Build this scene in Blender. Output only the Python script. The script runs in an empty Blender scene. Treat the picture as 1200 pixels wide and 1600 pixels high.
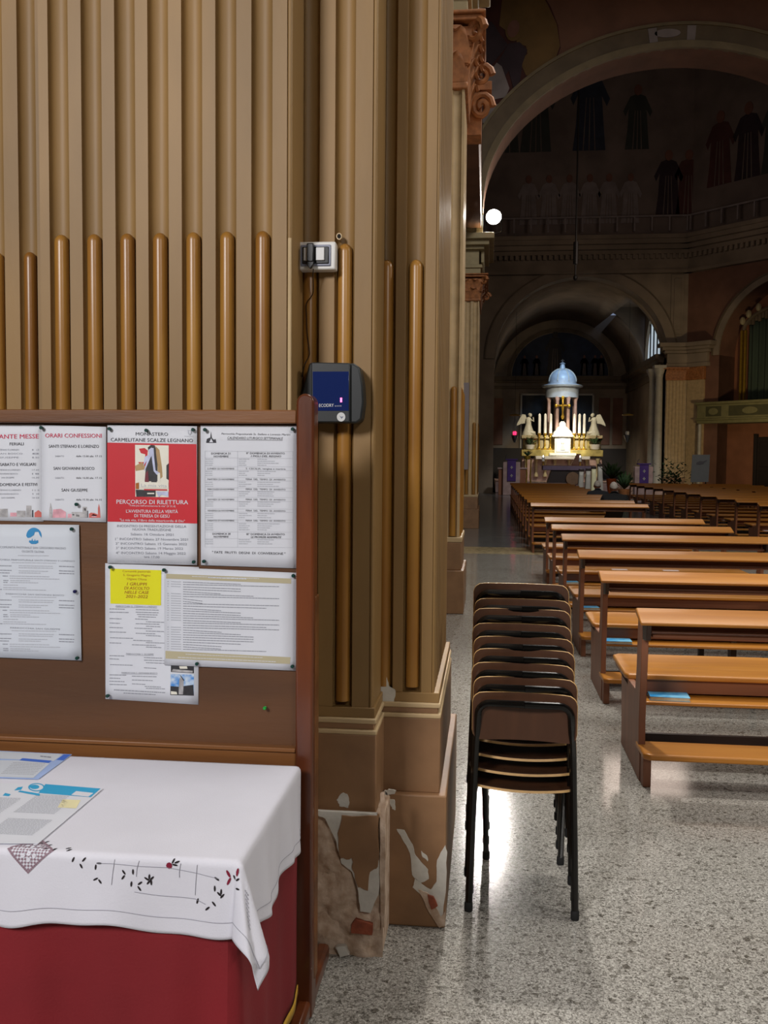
import bpy, math, random
from mathutils import Vector, Matrix, noise
random.seed(7)
C = bpy.context.scene.collection
PI = math.pi
# ------------------------------------------------------------------ camera, world, lights, exposure
EYE, FOC, YAW, PITCH, ROLL = 1.65, 1480.0, math.radians(6.25), math.radians(3.1), 0.008
fw = Vector((-math.sin(YAW)*math.cos(PITCH), math.cos(YAW)*math.cos(PITCH), -math.sin(PITCH)))
rt0 = Vector((math.cos(YAW), math.sin(YAW), 0)); up0 = rt0.cross(fw)
rt = math.cos(ROLL)*rt0 + math.sin(ROLL)*up0; up = -math.sin(ROLL)*rt0 + math.cos(ROLL)*up0
cd = bpy.data.cameras.new('camera'); cam = bpy.data.objects.new('camera', cd); C.objects.link(cam)
cam.matrix_world = Matrix(((rt.x, up.x, -fw.x, 0), (rt.y, up.y, -fw.y, 0), (rt.z, up.z, -fw.z, EYE), (0, 0, 0, 1)))
cd.sensor_fit = 'HORIZONTAL'; cd.sensor_width = 36; cd.lens = FOC/1200*36; cd.clip_end = 300
bpy.context.scene.camera = cam
vs = bpy.context.scene.view_settings
vs.view_transform = 'Standard'; vs.look = 'None'; vs.gamma = 1; vs.use_curve_mapping = False; vs.exposure = 0.0
w = bpy.data.worlds.new('world'); bpy.context.scene.world = w; w.use_nodes = True
w.node_tree.nodes['Background'].inputs[0].default_value = (0.55, 0.68, 1, 1)
w.node_tree.nodes['Background'].inputs[1].default_value = 0.3

def lamp(name, kind, loc, energy, col, size=0.1, aim=None, spot=60, blend=.6, sy=None):
    l = bpy.data.lights.new(name, kind); l.energy = energy; l.color = col
    if kind == 'AREA':
        l.size = size
        if sy: l.shape = 'RECTANGLE'; l.size_y = sy
    else: l.shadow_soft_size = size
    if kind == 'SPOT': l.spot_size = math.radians(spot); l.spot_blend = blend
    o = bpy.data.objects.new(name, l); C.objects.link(o); o.location = loc
    if aim is not None: o.rotation_euler = (Vector(aim)-Vector(loc)).to_track_quat('-Z', 'Y').to_euler()
    return o
WARM = (1, .86, .68); WHT = (1, .95, .88); COOL = (.80, .90, 1)
lamp('nave_flood_front', 'SPOT', (0.10, 24.30, 7.86), 2300, WHT, .16, (1.2, 3, 0), 62, .4)
lamp('nave_flood_left_rear', 'SPOT', (-3.4, -4.0, 5.0), 1850, (1, .97, .96), .8, (-0.7, 3.0, 1.2), 75)
lamp('fill_right_rear', 'SPOT', (3.2, -4.5, 5.6), 520, (1, .96, .92), .5, (-0.4, 3.2, 1.4), 70)  # added fill from behind, to light the stepped-back pier faces
lamp('nave_flood_right', 'SPOT', (7.6, 3.0, 7.2), 850, WHT, .25, (0.6, 5.5, .5), 95)
lamp('overhead_fill_near', 'AREA', (2.8, 4.5, 11.5), 330, WHT, 3.5, (2.6, 5.2, 0))  # broad overhead fill added to brighten the near floor and pews
lamp('arcade_flood', 'SPOT', (-0.02, 7.9, 7.2), 1150, WHT, .14, (1.0, 3.6, 0), 75)
lamp('overhead_fill_far', 'AREA', (3.6, 13.0, 11.5), 560, WHT, 3.5, (3.0, 14.5, 0))  # second broad fill, added overhead for the farther pews
lamp('altar_spot', 'SPOT', (4.5, 53.5, 6.4), 1900, (1, .93, .72), .1, (4.5, 57.2, 2.7), 34)
lamp('altar_wash', 'SPOT', (4.6, 51.2, 8.5), 2300, (1, .9, .7), .2, (4.6, 57, 2.6), 60)
lamp('ciborium_glow', 'SPOT', (4.6, 55.2, 8.6), 520, (.50, .72, 1), .1, (4.55, 58.3, 6.0), 50)
lamp('chancel_fill', 'SPOT', (5.4, 34.5, 9.5), 2000, (.9, .94, 1), .2, (4.9, 45.5, 1), 42)  # added spot that brightens the covered chairs and chancel front
lamp('rotunda_fill', 'POINT', (6.0, 36.0, 10.5), 330, (1, .80, .68), 1.6)  # added point fill that lifts the dim rotunda
lamp('right_arch_lamp', 'SPOT', (11.2, 40.0, 2.6), 520, (1, .78, .45), .3, (10.8, 48.5, 4.0), 75)

# ------------------------------------------------------------------ helpers
def at(px, py, Y):
    d = fw + (px-600)/FOC*rt + (800-py)/FOC*up
    return Vector((0, 0, EYE)) + d*(Y/d.y)
def atz(px, py, z=0.0):
    d = fw + (px-600)/FOC*rt + (800-py)/FOC*up
    return Vector((0, 0, EYE)) + d*((z-EYE)/d.z)
def lin(h):
    h = h.lstrip('#'); r = []
    for i in (0, 2, 4):
        c = int(h[i:i+2], 16)/255; r.append(c/12.92 if c <= .04045 else ((c+.055)/1.055)**2.4)
    return (*r, 1)
class G:
    def __init__(s): s.v = []; s.f = []; s.m = []; s.mi = 0
    def add(s, vs, fs, mi=None):
        b = len(s.v); s.v += [tuple(p) for p in vs]
        for f in fs: s.f.append(tuple(b+i for i in f)); s.m.append(s.mi if mi is None else mi)
    def box(s, x0, x1, y0, y1, z0, z1, mi=None):
        s.add([(x0,y0,z0),(x1,y0,z0),(x1,y1,z0),(x0,y1,z0),(x0,y0,z1),(x1,y0,z1),(x1,y1,z1),(x0,y1,z1)],
              [(0,3,2,1),(4,5,6,7),(0,1,5,4),(1,2,6,5),(2,3,7,6),(3,0,4,7)], mi)
    def prism(s, poly, fn, a, b, mi=None, cap=True):   # poly 2D, fn(u,v,t) -> 3D
        n = len(poly)
        vs = [fn(u, v, a) for u, v in poly] + [fn(u, v, b) for u, v in poly]
        fs = [(i, (i+1) % n, n+(i+1) % n, n+i) for i in range(n)]
        if cap: fs += [tuple(range(n-1, -1, -1)), tuple(range(n, 2*n))]
        s.add(vs, fs, mi)
    def tube(s, pts, r, seg=8, caps=True, mi=None):
        pts = [Vector(p) for p in pts]; n = len(pts); rs = r if isinstance(r, (list, tuple)) else [r]*n
        t = (pts[1]-pts[0]).normalized(); a = t.orthogonal().normalized(); vs = []
        for i in range(n):
            if i == 0: t2 = (pts[1]-pts[0]).normalized()
            elif i == n-1: t2 = (pts[-1]-pts[-2]).normalized()
            else: t2 = ((pts[i+1]-pts[i]).normalized()+(pts[i]-pts[i-1]).normalized()).normalized()
            a = (a - t2*a.dot(t2)).normalized(); b = t2.cross(a)
            for k in range(seg):
                q = 2*PI*k/seg; vs.append(pts[i]+rs[i]*(math.cos(q)*a+math.sin(q)*b))
        fs = [(i*seg+k, i*seg+(k+1) % seg, (i+1)*seg+(k+1) % seg, (i+1)*seg+k) for i in range(n-1) for k in range(seg)]
        if caps: fs += [tuple(range(seg-1, -1, -1)), tuple(range((n-1)*seg, n*seg))]
        s.add(vs, fs, mi)
    def lathe(s, prof, c=(0, 0, 0), seg=20, mi=None, a0=0, sx=1, sy=1):
        vs = []; n = len(prof)
        for r, z in prof:
            for k in range(seg):
                q = a0+2*PI*k/seg; vs.append((c[0]+sx*r*math.cos(q), c[1]+sy*r*math.sin(q), c[2]+z))
        fs = [(i*seg+k, i*seg+(k+1) % seg, (i+1)*seg+(k+1) % seg, (i+1)*seg+k) for i in range(n-1) for k in range(seg)]
        fs += [tuple(range(seg-1, -1, -1)), tuple(range((n-1)*seg, n*seg))]
        s.add(vs, fs, mi)
    def ball(s, c, rx, ry=None, rz=None, seg=12, rg=8, mi=None):
        ry = ry or rx; rz = rz or rx
        prof = [(math.sin(PI*i/rg), -math.cos(PI*i/rg)) for i in range(rg+1)]
        vs = []
        for r, z in prof:
            r = max(r, 1e-3)
            for k in range(seg):
                q = 2*PI*k/seg; vs.append((c[0]+rx*r*math.cos(q), c[1]+ry*r*math.sin(q), c[2]+rz*z))
        fs = [(i*seg+k, i*seg+(k+1) % seg, (i+1)*seg+(k+1) % seg, (i+1)*seg+k) for i in range(rg) for k in range(seg)]
        s.add(vs, fs, mi)
    def grid(s, fn, nu, nv, mi=None):
        vs = [fn(i/nu, j/nv) for j in range(nv+1) for i in range(nu+1)]
        fs = [(j*(nu+1)+i, j*(nu+1)+i+1, (j+1)*(nu+1)+i+1, (j+1)*(nu+1)+i) for j in range(nv) for i in range(nu)]
        s.add(vs, fs, mi)
    def xf(s, M):
        s.v = [tuple(M @ Vector(p)) for p in s.v]; return s
XZ = lambda u, v, t: (u, t, v)      # polygon in x,z swept along y
YZ = lambda u, v, t: (t, u, v)      # polygon in y,z swept along x
XY = lambda u, v, t: (u, v, t)      # plan polygon swept along z

def P(name, g, mat, parent=None, bevel=0, ang=.6, label=None, solid=0, sub=0):
    me = bpy.data.meshes.new(name); me.from_pydata(g.v, [], g.f)
    for m in (mat if isinstance(mat, (list, tuple)) else [mat]): me.materials.append(m)
    if any(g.m): me.polygons.foreach_set('material_index', g.m)
    me.polygons.foreach_set('use_smooth', [True]*len(me.polygons)); me.set_sharp_from_angle(angle=ang); me.validate(); me.update()
    import bmesh
    bm = bmesh.new(); bm.from_mesh(me); bmesh.ops.recalc_face_normals(bm, faces=bm.faces); bm.to_mesh(me); bm.free()
    o = bpy.data.objects.new(name, me); C.objects.link(o)
    if parent is not None: o.parent = parent
    if bevel:
        b = o.modifiers.new('bevel', 'BEVEL'); b.width = bevel; b.segments = 2; b.limit_method = 'ANGLE'; b.angle_limit = .6
    if solid:
        b = o.modifiers.new('solid', 'SOLIDIFY'); b.thickness = solid; b.offset = -1
    if sub:
        b = o.modifiers.new('sub', 'SUBSURF'); b.levels = sub; b.render_levels = sub
    if label: o['label'] = label
    return o
def tag(o, label=None, cat=None, group=None, kind=None):
    if label: o['label'] = label
    if cat: o['category'] = cat
    if group: o['group'] = group
    if kind: o['kind'] = kind
    return o
def E(name, label=None, cat=None, loc=(0, 0, 0), rz=0, group=None, kind=None):
    o = bpy.data.objects.new(name, None); C.objects.link(o); o.location = loc; o.rotation_euler = (0, 0, rz)
    o.empty_display_size = .1
    return tag(o, label, cat, group, kind)
def S(name, g, mat, parent=None, **k):
    o = P(name, g, mat, parent, **k)
    if parent is None: o['kind'] = 'structure'
    return o
def dup(root, loc, rz=None, label=None, group=None):
    r = root.copy(); C.objects.link(r); r.location = loc
    if rz is not None: r.rotation_euler = (0, 0, rz)
    if label: r['label'] = label
    if group: r['group'] = group
    for ch in root.children:
        c = ch.copy(); C.objects.link(c); c.parent = r
        for q in ch.children:
            d = q.copy(); C.objects.link(d); d.parent = c
    return r

# ------------------------------------------------------------------ materials
def mat(name, col, rough=.6, var=.12, scale=8, bump=0, bscale=60, metal=0, stretch=(1, 1, 1), col2=None, emit=None, es=0, spec=.5, coat=0, detail=4, trans=0, lo=.35, hi=.65):
    m = bpy.data.materials.new(name); m.use_nodes = True; nt = m.node_tree; b = nt.nodes['Principled BSDF']; L = nt.links
    c = lin(col) if isinstance(col, str) else col
    b.inputs['Roughness'].default_value = rough; b.inputs['Metallic'].default_value = metal
    b.inputs['Specular IOR Level'].default_value = spec; b.inputs['Coat Weight'].default_value = coat
    b.inputs['Coat Roughness'].default_value = .12; b.inputs['Transmission Weight'].default_value = trans
    tc = nt.nodes.new('ShaderNodeTexCoord'); mp = nt.nodes.new('ShaderNodeMapping'); mp.inputs['Scale'].default_value = stretch
    L.new(tc.outputs['Object'], mp.inputs['Vector'])
    if var or col2:
        n = nt.nodes.new('ShaderNodeTexNoise'); n.inputs['Scale'].default_value = scale; n.inputs['Detail'].default_value = detail
        L.new(mp.outputs[0], n.inputs['Vector'])
        r = nt.nodes.new('ShaderNodeValToRGB'); L.new(n.outputs['Fac'], r.inputs[0])
        c2 = lin(col2) if col2 else tuple([min(1, x*(1+var)) for x in c[:3]]+[1])
        c1 = c if col2 else tuple([x*(1-var) for x in c[:3]]+[1])
        r.color_ramp.elements[0].position = lo; r.color_ramp.elements[0].color = c1
        r.color_ramp.elements[1].position = hi; r.color_ramp.elements[1].color = c2
        L.new(r.outputs[0], b.inputs['Base Color'])
    else: b.inputs['Base Color'].default_value = c
    if bump:
        n2 = nt.nodes.new('ShaderNodeTexNoise'); n2.inputs['Scale'].default_value = bscale; n2.inputs['Detail'].default_value = 3
        L.new(mp.outputs[0], n2.inputs['Vector'])
        bp = nt.nodes.new('ShaderNodeBump'); bp.inputs['Strength'].default_value = bump; bp.inputs['Distance'].default_value = .004
        L.new(n2.outputs['Fac'], bp.inputs['Height']); L.new(bp.outputs[0], b.inputs['Normal'])
    if emit:
        b.inputs['Emission Color'].default_value = lin(emit); b.inputs['Emission Strength'].default_value = es
    return m
def granite():
    m = bpy.data.materials.new('polished_granite'); m.use_nodes = True; nt = m.node_tree; b = nt.nodes['Principled BSDF']; L = nt.links
    tc = nt.nodes.new('ShaderNodeTexCoord')
    n = nt.nodes.new('ShaderNodeTexNoise'); n.inputs['Scale'].default_value = 120; n.inputs['Detail'].default_value = 2; n.inputs['Distortion'].default_value = 1.2
    L.new(tc.outputs['Object'], n.inputs['Vector'])
    r = nt.nodes.new('ShaderNodeValToRGB'); L.new(n.outputs['Fac'], r.inputs[0]); e = r.color_ramp.elements
    e[0].position = .33; e[0].color = lin('#5c5954'); e[1].position = .66; e[1].color = lin('#c2c0ba')
    q = e.new(.45); q.color = lin('#8e8b86'); q = e.new(.53); q.color = lin('#a5a39d')
    v = nt.nodes.new('ShaderNodeTexVoronoi'); v.inputs['Scale'].default_value = 60; L.new(tc.outputs['Object'], v.inputs['Vector'])
    r2 = nt.nodes.new('ShaderNodeValToRGB'); L.new(v.outputs['Color'], r2.inputs[0])
    r2.color_ramp.elements[0].position = .08; r2.color_ramp.elements[0].color = lin('#8a857e'); r2.color_ramp.elements[1].position = .3; r2.color_ramp.elements[1].color = (1, 1, 1, 1)
    n3 = nt.nodes.new('ShaderNodeTexNoise'); n3.inputs['Scale'].default_value = 1.6; L.new(tc.outputs['Object'], n3.inputs['Vector'])
    r3 = nt.nodes.new('ShaderNodeValToRGB'); L.new(n3.outputs['Fac'], r3.inputs[0])
    r3.color_ramp.elements[0].color = lin('#dcdad6'); r3.color_ramp.elements[1].color = (1, 1, 1, 1)
    mx = nt.nodes.new('ShaderNodeMixRGB'); mx.blend_type = 'MULTIPLY'; mx.inputs[0].default_value = .8
    L.new(r.outputs[0], mx.inputs[1]); L.new(r2.outputs[0], mx.inputs[2])
    m2 = nt.nodes.new('ShaderNodeMixRGB'); m2.blend_type = 'MULTIPLY'; m2.inputs[0].default_value = 1
    L.new(mx.outputs[0], m2.inputs[1]); L.new(r3.outputs[0], m2.inputs[2]); L.new(m2.outputs[0], b.inputs['Base Color'])
    b.inputs['Roughness'].default_value = .115; b.inputs['Specular IOR Level'].default_value = .32
    return m
M = dict(
 tan=mat('tan_paint', '#8a6b3e', .55, .14, 3, .15, 30, stretch=(1, 1, .35)),
 tan_l=mat('pale_tan_paint', '#bda47c', .5, .1, 6, .1, 40),
 rod=mat('ochre_brown_gloss_paint', '#885a24', .34, .2, 4, .1, 25, stretch=(1, 1, .3), col2='#a87a34'),
 base=mat('brown_plinth_paint', '#8a6747', .5, .12, 7, .25, 18),
 rough=mat('eroded_plaster', '#a98e76', .95, .2, 22, 1, 60, col2='#cdb7a2'),
 white=mat('bare_white_plaster', '#c9c5bb', .9, .06, 30, .4, 50),
 brick=mat('red_brick', '#8e4a32', .9, .2, 30, .6, 90),
 hole=mat('dark_hole', '#15100c', .9, 0),
 floor=granite(),
 floor2=mat('blue_grey_marble', '#6d7274', .16, .15, 2.2, 0),
 strip=mat('yellow_marble', '#a99a76', .22, .25, 9, 0, detail=8),
 board=mat('board_ply', '#583619', .5, .2, 3, .1, 40, stretch=(.35, 1, 2.2)),
 bwood=mat('board_frame_wood', '#5e381a', .42, .25, 4, .1, 40, stretch=(.3, 1, 3), col2='#7d4f26'),
 pwood_v=mat('board_post_wood', '#4c2412', .32, .25, 5, .1, 40, stretch=(2, 2, .35), col2='#6f3819', coat=.3),
 seat=mat('orange_varnished_wood', '#a86a22', .38, .18, 4, 0, stretch=(.25, 3, 3), col2='#bd7f2e', coat=.12),
 panel=mat('brown_varnished_wood', '#74462c', .42, .2, 4, 0, stretch=(.3, 2, 2)),
 upr=mat('upright_varnished_wood', '#83533a', .45, .2, 4, 0, stretch=(2, 2, .3)),
 darkwood=mat('dark_cap_wood', '#2c1a12', .4, .1, 5),
 shell=mat('dark_brown_laminate', '#4a2d1b', .42, .12, 6, stretch=(3, 1, .5)),
 ply=mat('pale_plywood_edge', '#c09a63', .5, .1, 40),
 black=mat('black_gloss_tube', '#0b0a09', .14, 0),
 rubber=mat('black_rubber', '#0c0c0c', .8, 0),
 paper=mat('white_paper', '#d3d6de', .7, .02, 5), paper2=mat('grey_white_paper', '#c9cfd8', .7, .02, 5),
 ink=mat('black_ink', '#34343c', .7, 0), grey=mat('grey_ink', '#aeb1ba', .7, 0), dgrey=mat('dark_grey_ink', '#888b95', .7, 0),
 crimson=mat('crimson_ink', '#c01f4a', .6, 0), red=mat('poster_red', '#c01a28', .5, .04, 4), yellow=mat('yellow_paper', '#dcd800', .6, .03, 5),
 ochre=mat('brown_orange_ink', '#a05a10', .6, 0), beige=mat('khaki_ink', '#b3aa8c', .7, .05, 6), blue=mat('logo_blue', '#2d83b8', .6, .05, 9),
 cyan=mat('leaflet_cyan', '#2aa0cf', .5, .04, 9), royal=mat('leaflet_royal_blue', '#3f6fd0', .5, .05, 9), lilac=mat('pale_blue_ink', '#9fb6e2', .6, .05, 9), paley=mat('pale_yellow_ink', '#e4dcae', .6, .04, 9),
 skyb=mat('photo_sky', '#3f86cf', .5, .3, 60, col2='#c5d4e2'), pic_d=mat('photo_dark', '#2b2a2e', .5, .3, 50), pic_t=mat('picture_tan', '#a98a5e', .5, .1, 50), pic_w=mat('picture_cream', '#dfdccf', .5, .02, 50), pic_m=mat('picture_maroon', '#6c2231', .5, .1, 50), pic_l=mat('picture_pale_blue', '#b9bfdb', .5, .1, 50),
 brk=mat('printed_red_brick', '#c4625a', .6, .1, 50), pink=mat('printed_pink', '#d29aa6', .6, .2, 50), stone_p=mat('printed_stone', '#a9a7a9', .6, .25, 60),
 pin=mat('dark_green_plastic', '#0d3a33', .3, 0), pinb=mat('dark_blue_plastic', '#1a1a4a', .3, 0), ping=mat('bright_green_plastic', '#1f9a3a', .3, 0),
 cloth=mat('white_linen', '#d4d4de', .85, .02, 6, .15, 250), lace=mat('mauve_lace', '#8d7480', .9, .1, 60), stitch=mat('grey_thread', '#8e8e98', .9, 0), dark_hole=mat('cutwork_hole', '#1c1418', .9, 0), redth=mat('red_cutwork', '#7c1230', .9, 0),
 redcl=mat('red_cloth', '#780e19', .8, .1, 3, .2, 150), gold=mat('gold_fringe', '#b88f2c', .6, .15, 60),
 dev=mat('dark_grey_plastic', '#1e2224', .42, .04, 10), screen=mat('blue_glossy_panel', '#152352', .12, 0, emit='#1a2c66', es=.12), led=mat('red_led', '#ff2050', .4, 0, emit='#ff5a90', es=5),
 sticker=mat('white_sticker', '#cfd0cf', .5, 0), plast=mat('white_plastic', '#d5d3cf', .35, 0), plastg=mat('grey_plate', '#7c8092', .35, 0), black_p=mat('black_plastic', '#0e0e10', .25, 0), module=mat('white_switch', '#d0d0d0', .4, 0),
 terra=mat('terracotta_gilt', '#a2683c', .6, .25, 12, .3, 30), cream=mat('cream_stone', '#a39673', .6, .12, 5), stonel=mat('pale_marble', '#b4aea0', .5, .1, 4),
 archc=mat('arch_trim_paint', '#7c6e54', .7, .12, 3),
 wallb=mat('brown_painted_wall', '#7a5644', .8, .15, 1.2), walld=mat('dim_grey_brown_wall', '#8b7c6a', .8, .2, .8), archm=mat('arch_band_paint', '#67584433'[:7] if False else '#675844', .7, .15, 2),
 ochf=mat('fresco_ochre', '#755a33', .8, .15, 1.5), maroon=mat('fresco_maroon', '#4a2420', .8, .2, 2), frd=mat('fresco_dark_robe', '#3a2c33', .8, .2, 2), frw=mat('fresco_pale_robe', '#8d8382', .8, .15, 2), frs=mat('fresco_skin', '#7d5648', .8, .1, 3), frr=mat('fresco_red_robe', '#5c3733', .8, .15, 2), frb=mat('fresco_blue_robe', '#343a4c', .8, .15, 2), frg=mat('fresco_grey_ground', '#7d6f68', .85, .2, .6), frgr=mat('fresco_green', '#414540', .8, .2, 1),
 reddw=mat('red_brown_wall', '#8c5a3e', .8, .12, 1.5), curtain=mat('green_curtain', '#39463a', .9, .2, 2, stretch=(1, 1, .2)), gilt=mat('gilt_frame', '#a8872e', .4, .1, 8, metal=.5), gildm=mat('polished_gold', '#d0a840', .3, .1, 10, metal=.7), olive=mat('olive_balcony_paint', '#7d7850', .7, .1, 4), olived=mat('dark_olive_panel', '#4c4a2e', .7, .1, 4),
 door=mat('dark_door_wood', '#2a211d', .5, .15, 3), dark=mat('near_black_painting', '#1d1f24', .6, .4, 2), darkb=mat('dark_wainscot', '#231a16', .6, .15, 2),
 marblep=mat('white_marble', '#d8d4cc', .35, .04, 5), yelm=mat('yellow_veined_marble', '#a8985a', .4, .3, 3, detail=8), pinkm=mat('pink_marble', '#a88c84', .4, .15, 3), domeb=mat('blue_grey_lead', '#a2abb5', .4, .1, 4), grn=mat('plant_green', '#2f4a24', .7, .3, 9), redf=mat('red_petal', '#b03428', .6, .1, 20), orange=mat('orange_pot', '#c05a28', .5, .05, 9), purple=mat('purple_cloth', '#472a6a', .8, .1, 6), mauve=mat('mauve_altar_cloth', '#7d6c80', .8, .1, 4), wax=mat('white_wax', '#f2efe6', .5, 0), stat=mat('pale_statue_marble', '#b9b4a2', .5, .06, 8),
 coat=mat('black_jacket', '#101216', .85, .2, 12, .4, 60), hair=mat('white_hair', '#b8b2aa', .8, .15, 40, .5, 200), skin=mat('skin', '#b0765a', .6, .05, 10), greyc=mat('dark_blue_grey_coat', '#23262d', .85, .1, 10),
 book=mat('blue_book_cover', '#1f8fd0', .35, .25, 14, col2='#7fc4e6'), pages=mat('cream_pages', '#cfc3a4', .8, .1, 40), label=mat('white_label', '#e2d6d6', .6, 0),
 lampm=mat('lamp_lens', '#ffffff', .5, 0, emit='#fff4e0', es=60), glow=mat('flame', '#ffffff', .5, 0, emit='#fff0d0', es=8), redg=mat('red_glass', '#c01030', .3, 0, emit='#ff3060', es=2.5), glass=mat('clear_glass', '#a8b0b8', .1, 0, trans=.6), day=mat('daylit_frosted_pane', '#c8d4dc', .5, 0, emit='#bccbd6', es=.75), iron=mat('dark_iron', '#1a1714', .5, 0), steel=mat('grey_steel', '#74757a', .35, 0, metal=.8), lil=mat('grey_lilac_panel', '#8e8486', .6, .04, 3), greyb=mat('pale_poster', '#a8b2b8', .5, .03, 4),
)
def ell(cx, cy, rx, ry, n=16, a0=0, a1=2*PI, rot=0):
    r = []
    for i in range(n):
        q = a0+(a1-a0)*i/(n if abs(a1-a0-2*PI) < 1e-6 else n-1)
        x, y = rx*math.cos(q), ry*math.sin(q)
        r.append((cx+x*math.cos(rot)-y*math.sin(rot), cy+x*math.sin(rot)+y*math.cos(rot)))
    return r

# ------------------------------------------------------------------ floor
gf = G(); gf.box(-9, 20, -7, 66, -.3, -.011)
fl = S('floor', gf, M['hole'])
ys = [-7, -3.6, .14, 3.815, 7.5, 11.2, 14.9, 17.0]; xs = [-9, -5.4, -1.8, 1.8+.9, 6.3, 9.9, 13.5, 20]
sl = None
for j in range(len(ys)-1):
    for i in range(len(xs)-1):
        g = G(); dx, dy = xs[i+1]-xs[i], ys[j+1]-ys[j]
        g.box(.001, dx-.001, .001, dy-.001, -.011, 0)
        o = P('floor_slab', g, M['floor'], fl); o.location = (xs[i], ys[j], 0)
g = G(); g.box(-9, 20, 17.002, 18.35, -.011, .001); P('marble_band', g, M['strip'], fl, label='yellow veined marble band across the floor')
for i in range(8):
    for j in range(11):
        if 18.35+j*2.9 > 50: break
        g = G(); g.box(.002, 3.62, .002, 2.897, -.011, 0); o = P('marble_slab', g, M['floor2'], fl); o.location = (-9+i*3.625, 18.352+j*2.9, 0)
# ------------------------------------------------------------------ near fluted pier
def flute_run(a, b, cs, gr, dep, n=8):
    """list of (t, depth) along a wall from a to b with concave grooves at centres cs"""
    r = [(a, 0)]
    for c in cs:
        for k in range(n+1):
            q = PI*k/n; r.append((c-gr*math.cos(q), dep*math.sin(q)))
    r.append((b, 0)); return r
def block(name, x0, x1, y0, y1, z0, z1, fc=(), sc=(), gr=.033, dep=.032, parent=None, m='tan', bead=0, sgr=None, sdep=None):
    fc = sorted(fc); sc = sorted(sc)
    poly = [(x0, y1)]
    for t, d in flute_run(x0, x1-(bead*2.6 if bead else 0), fc, gr, dep): poly.append((t, y0+d))
    if bead:
        xb = x1-bead*1.3
        poly += [(x1-bead*2.6, y0+bead*.8)]+[(xb-bead*math.cos(PI*k/6)*1, y0+bead*.8-bead*math.sin(PI*k/6)) for k in range(7)]+[(x1, y0+bead)]
    for t, d in flute_run(y0 if not bead else y0+bead*1.2, y1, sc, sgr or gr, sdep or dep): poly.append((x1-d, t))
    g = G(); g.prism(poly, XY, z0, z1)
    return P(name, g, M[m], parent, ang=.9)
def rod(x, y, z0, z1, r, parent, axis='f'):
    g = G(); h = z1-r
    g.lathe([(r, z0)]+[(r, z0+(h-z0)*k/3) for k in (1, 2, 3)]+[(r*math.cos(q), h+r*1.15*math.sin(q)) for q in (.4, .8, 1.15, 1.45)], (x, y, 0), 14)
    return P('rod', g, M['rod'], parent)
YM, YC, YT, YL = 2.90, 3.08, 3.31, 3.20
xa = lambda px, py, Y: at(px, py, Y).x
ZR = at(411, 361, YM).z
pier = E('fluted_pier', 'large tan fluted pier with peeling brown base behind the notice board', 'pier', (0, 0, 0))
main_c = [xa(p, 300, YM) for p in (92.5, 144, 196, 247.5, 300, 353, 409)]
block('main_shaft', xa(62, 300, YM), xa(456, 300, YM), YM, 4.25, .83, 5.6, main_c, (), parent=pier, bead=.006)
block('left_shaft', -2.6, xa(66, 300, YM)-.002, YL, 4.25, .83, 5.6, [xa(43, 300, YL), xa(-8, 300, YL), -1.86, -1.97], (), parent=pier)
cen_c = [xa(484, 200, YC), xa(539.5, 200, YC)]
block('centre_shaft', xa(456, 300, YM)-.003, xa(589, 300, YC), YC, 4.25, .83, 5.6, cen_c, (), parent=pier, bead=.006)
cor_c = [xa(606, 200, YT), xa(652, 200, YT)]
XS = xa(686, 400, YT)
block('corner_shaft', xa(589, 300, YC)-.003, XS, YT, 4.25, .83, 5.6, cor_c, [YT+.07+.062*k for k in range(14)], parent=pier, bead=.004, sgr=.018, sdep=.010)
for c in main_c: rod(c, YM+.014, .84, ZR, .0225, pier)
rod(xa(43, 300, YL), YL+.014, .84, at(45, 394, YL).z, .0215, pier)
rod(xa(-8, 300, YL), YL+.014, .84, at(45, 394, YL).z, .0215, pier)
for c, px in zip(cen_c, (487, 539)): rod(c, YC+.014, .85, at(539, 381, YC).z, .0235, pier)
for c in cor_c: rod(c, YT+.014, .85, at(650, 406, YT).z, .0235, pier)
g = G(); g.tube([(xa(452.5, 400, YM), YM+.002, .84), (xa(452.5, 400, YM), YM+.002, at(452, 372, YM).z)], .006, 8); P('bead', g, M['tan_l'], pier)
# plinth blocks: upper and lower, with pale fillets above
def mold(x0, x1, y0, y1, z0, z1, name, m, bev=.004, par=pier):
    g = G(); g.box(x0, x1, y0, y1, z0, z1); return P(name, g, M[m], par, bevel=bev)
for nm, x0, x1, y in (('l', -2.6, xa(66, 300, YM), YL), ('m', xa(62, 300, YM), xa(456, 300, YM), YM), ('c', xa(450, 300, YM), xa(586, 1148, YC), YC), ('t', xa(580, 300, YC), xa(686, 1117, YT), YT)):
    mold(x0, x1, y-.004, 4.27, .796, .832, 'fillet', 'tan', .003)
    mold(x0, x1+.006, y-.012, 4.275, .778, .797, 'fillet', 'tan_l', .005)
    mold(x0, x1-.004, y-.005, 4.265, .758, .779, 'fillet', 'base', .002)
    mold(x0, x1+.007, y-.014, 4.28, .742, .759, 'fillet', 'tan_l', .005)
    mold(x0, x1+.006, y-.012, 4.29, .475, .743, 'plinth_block', 'base', .004)
mold(-2.6, xa(66, 300, YM)+.02, YL-.04, 4.37, 0, .476, 'plinth_block', 'base')
mold(xa(62, 300, YM)-.02, xa(456, 300, YM)+.03, YM-.03, 4.37, 0, .476, 'plinth_block', 'base')
XC1 = xa(599, 1300, YC-.04); XT1 = xa(697, 1300, YT-.04)
mold(XC1-.03, XT1, YT-.04, 4.37, 0, .476, 'plinth_block', 'base', .006)
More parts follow.
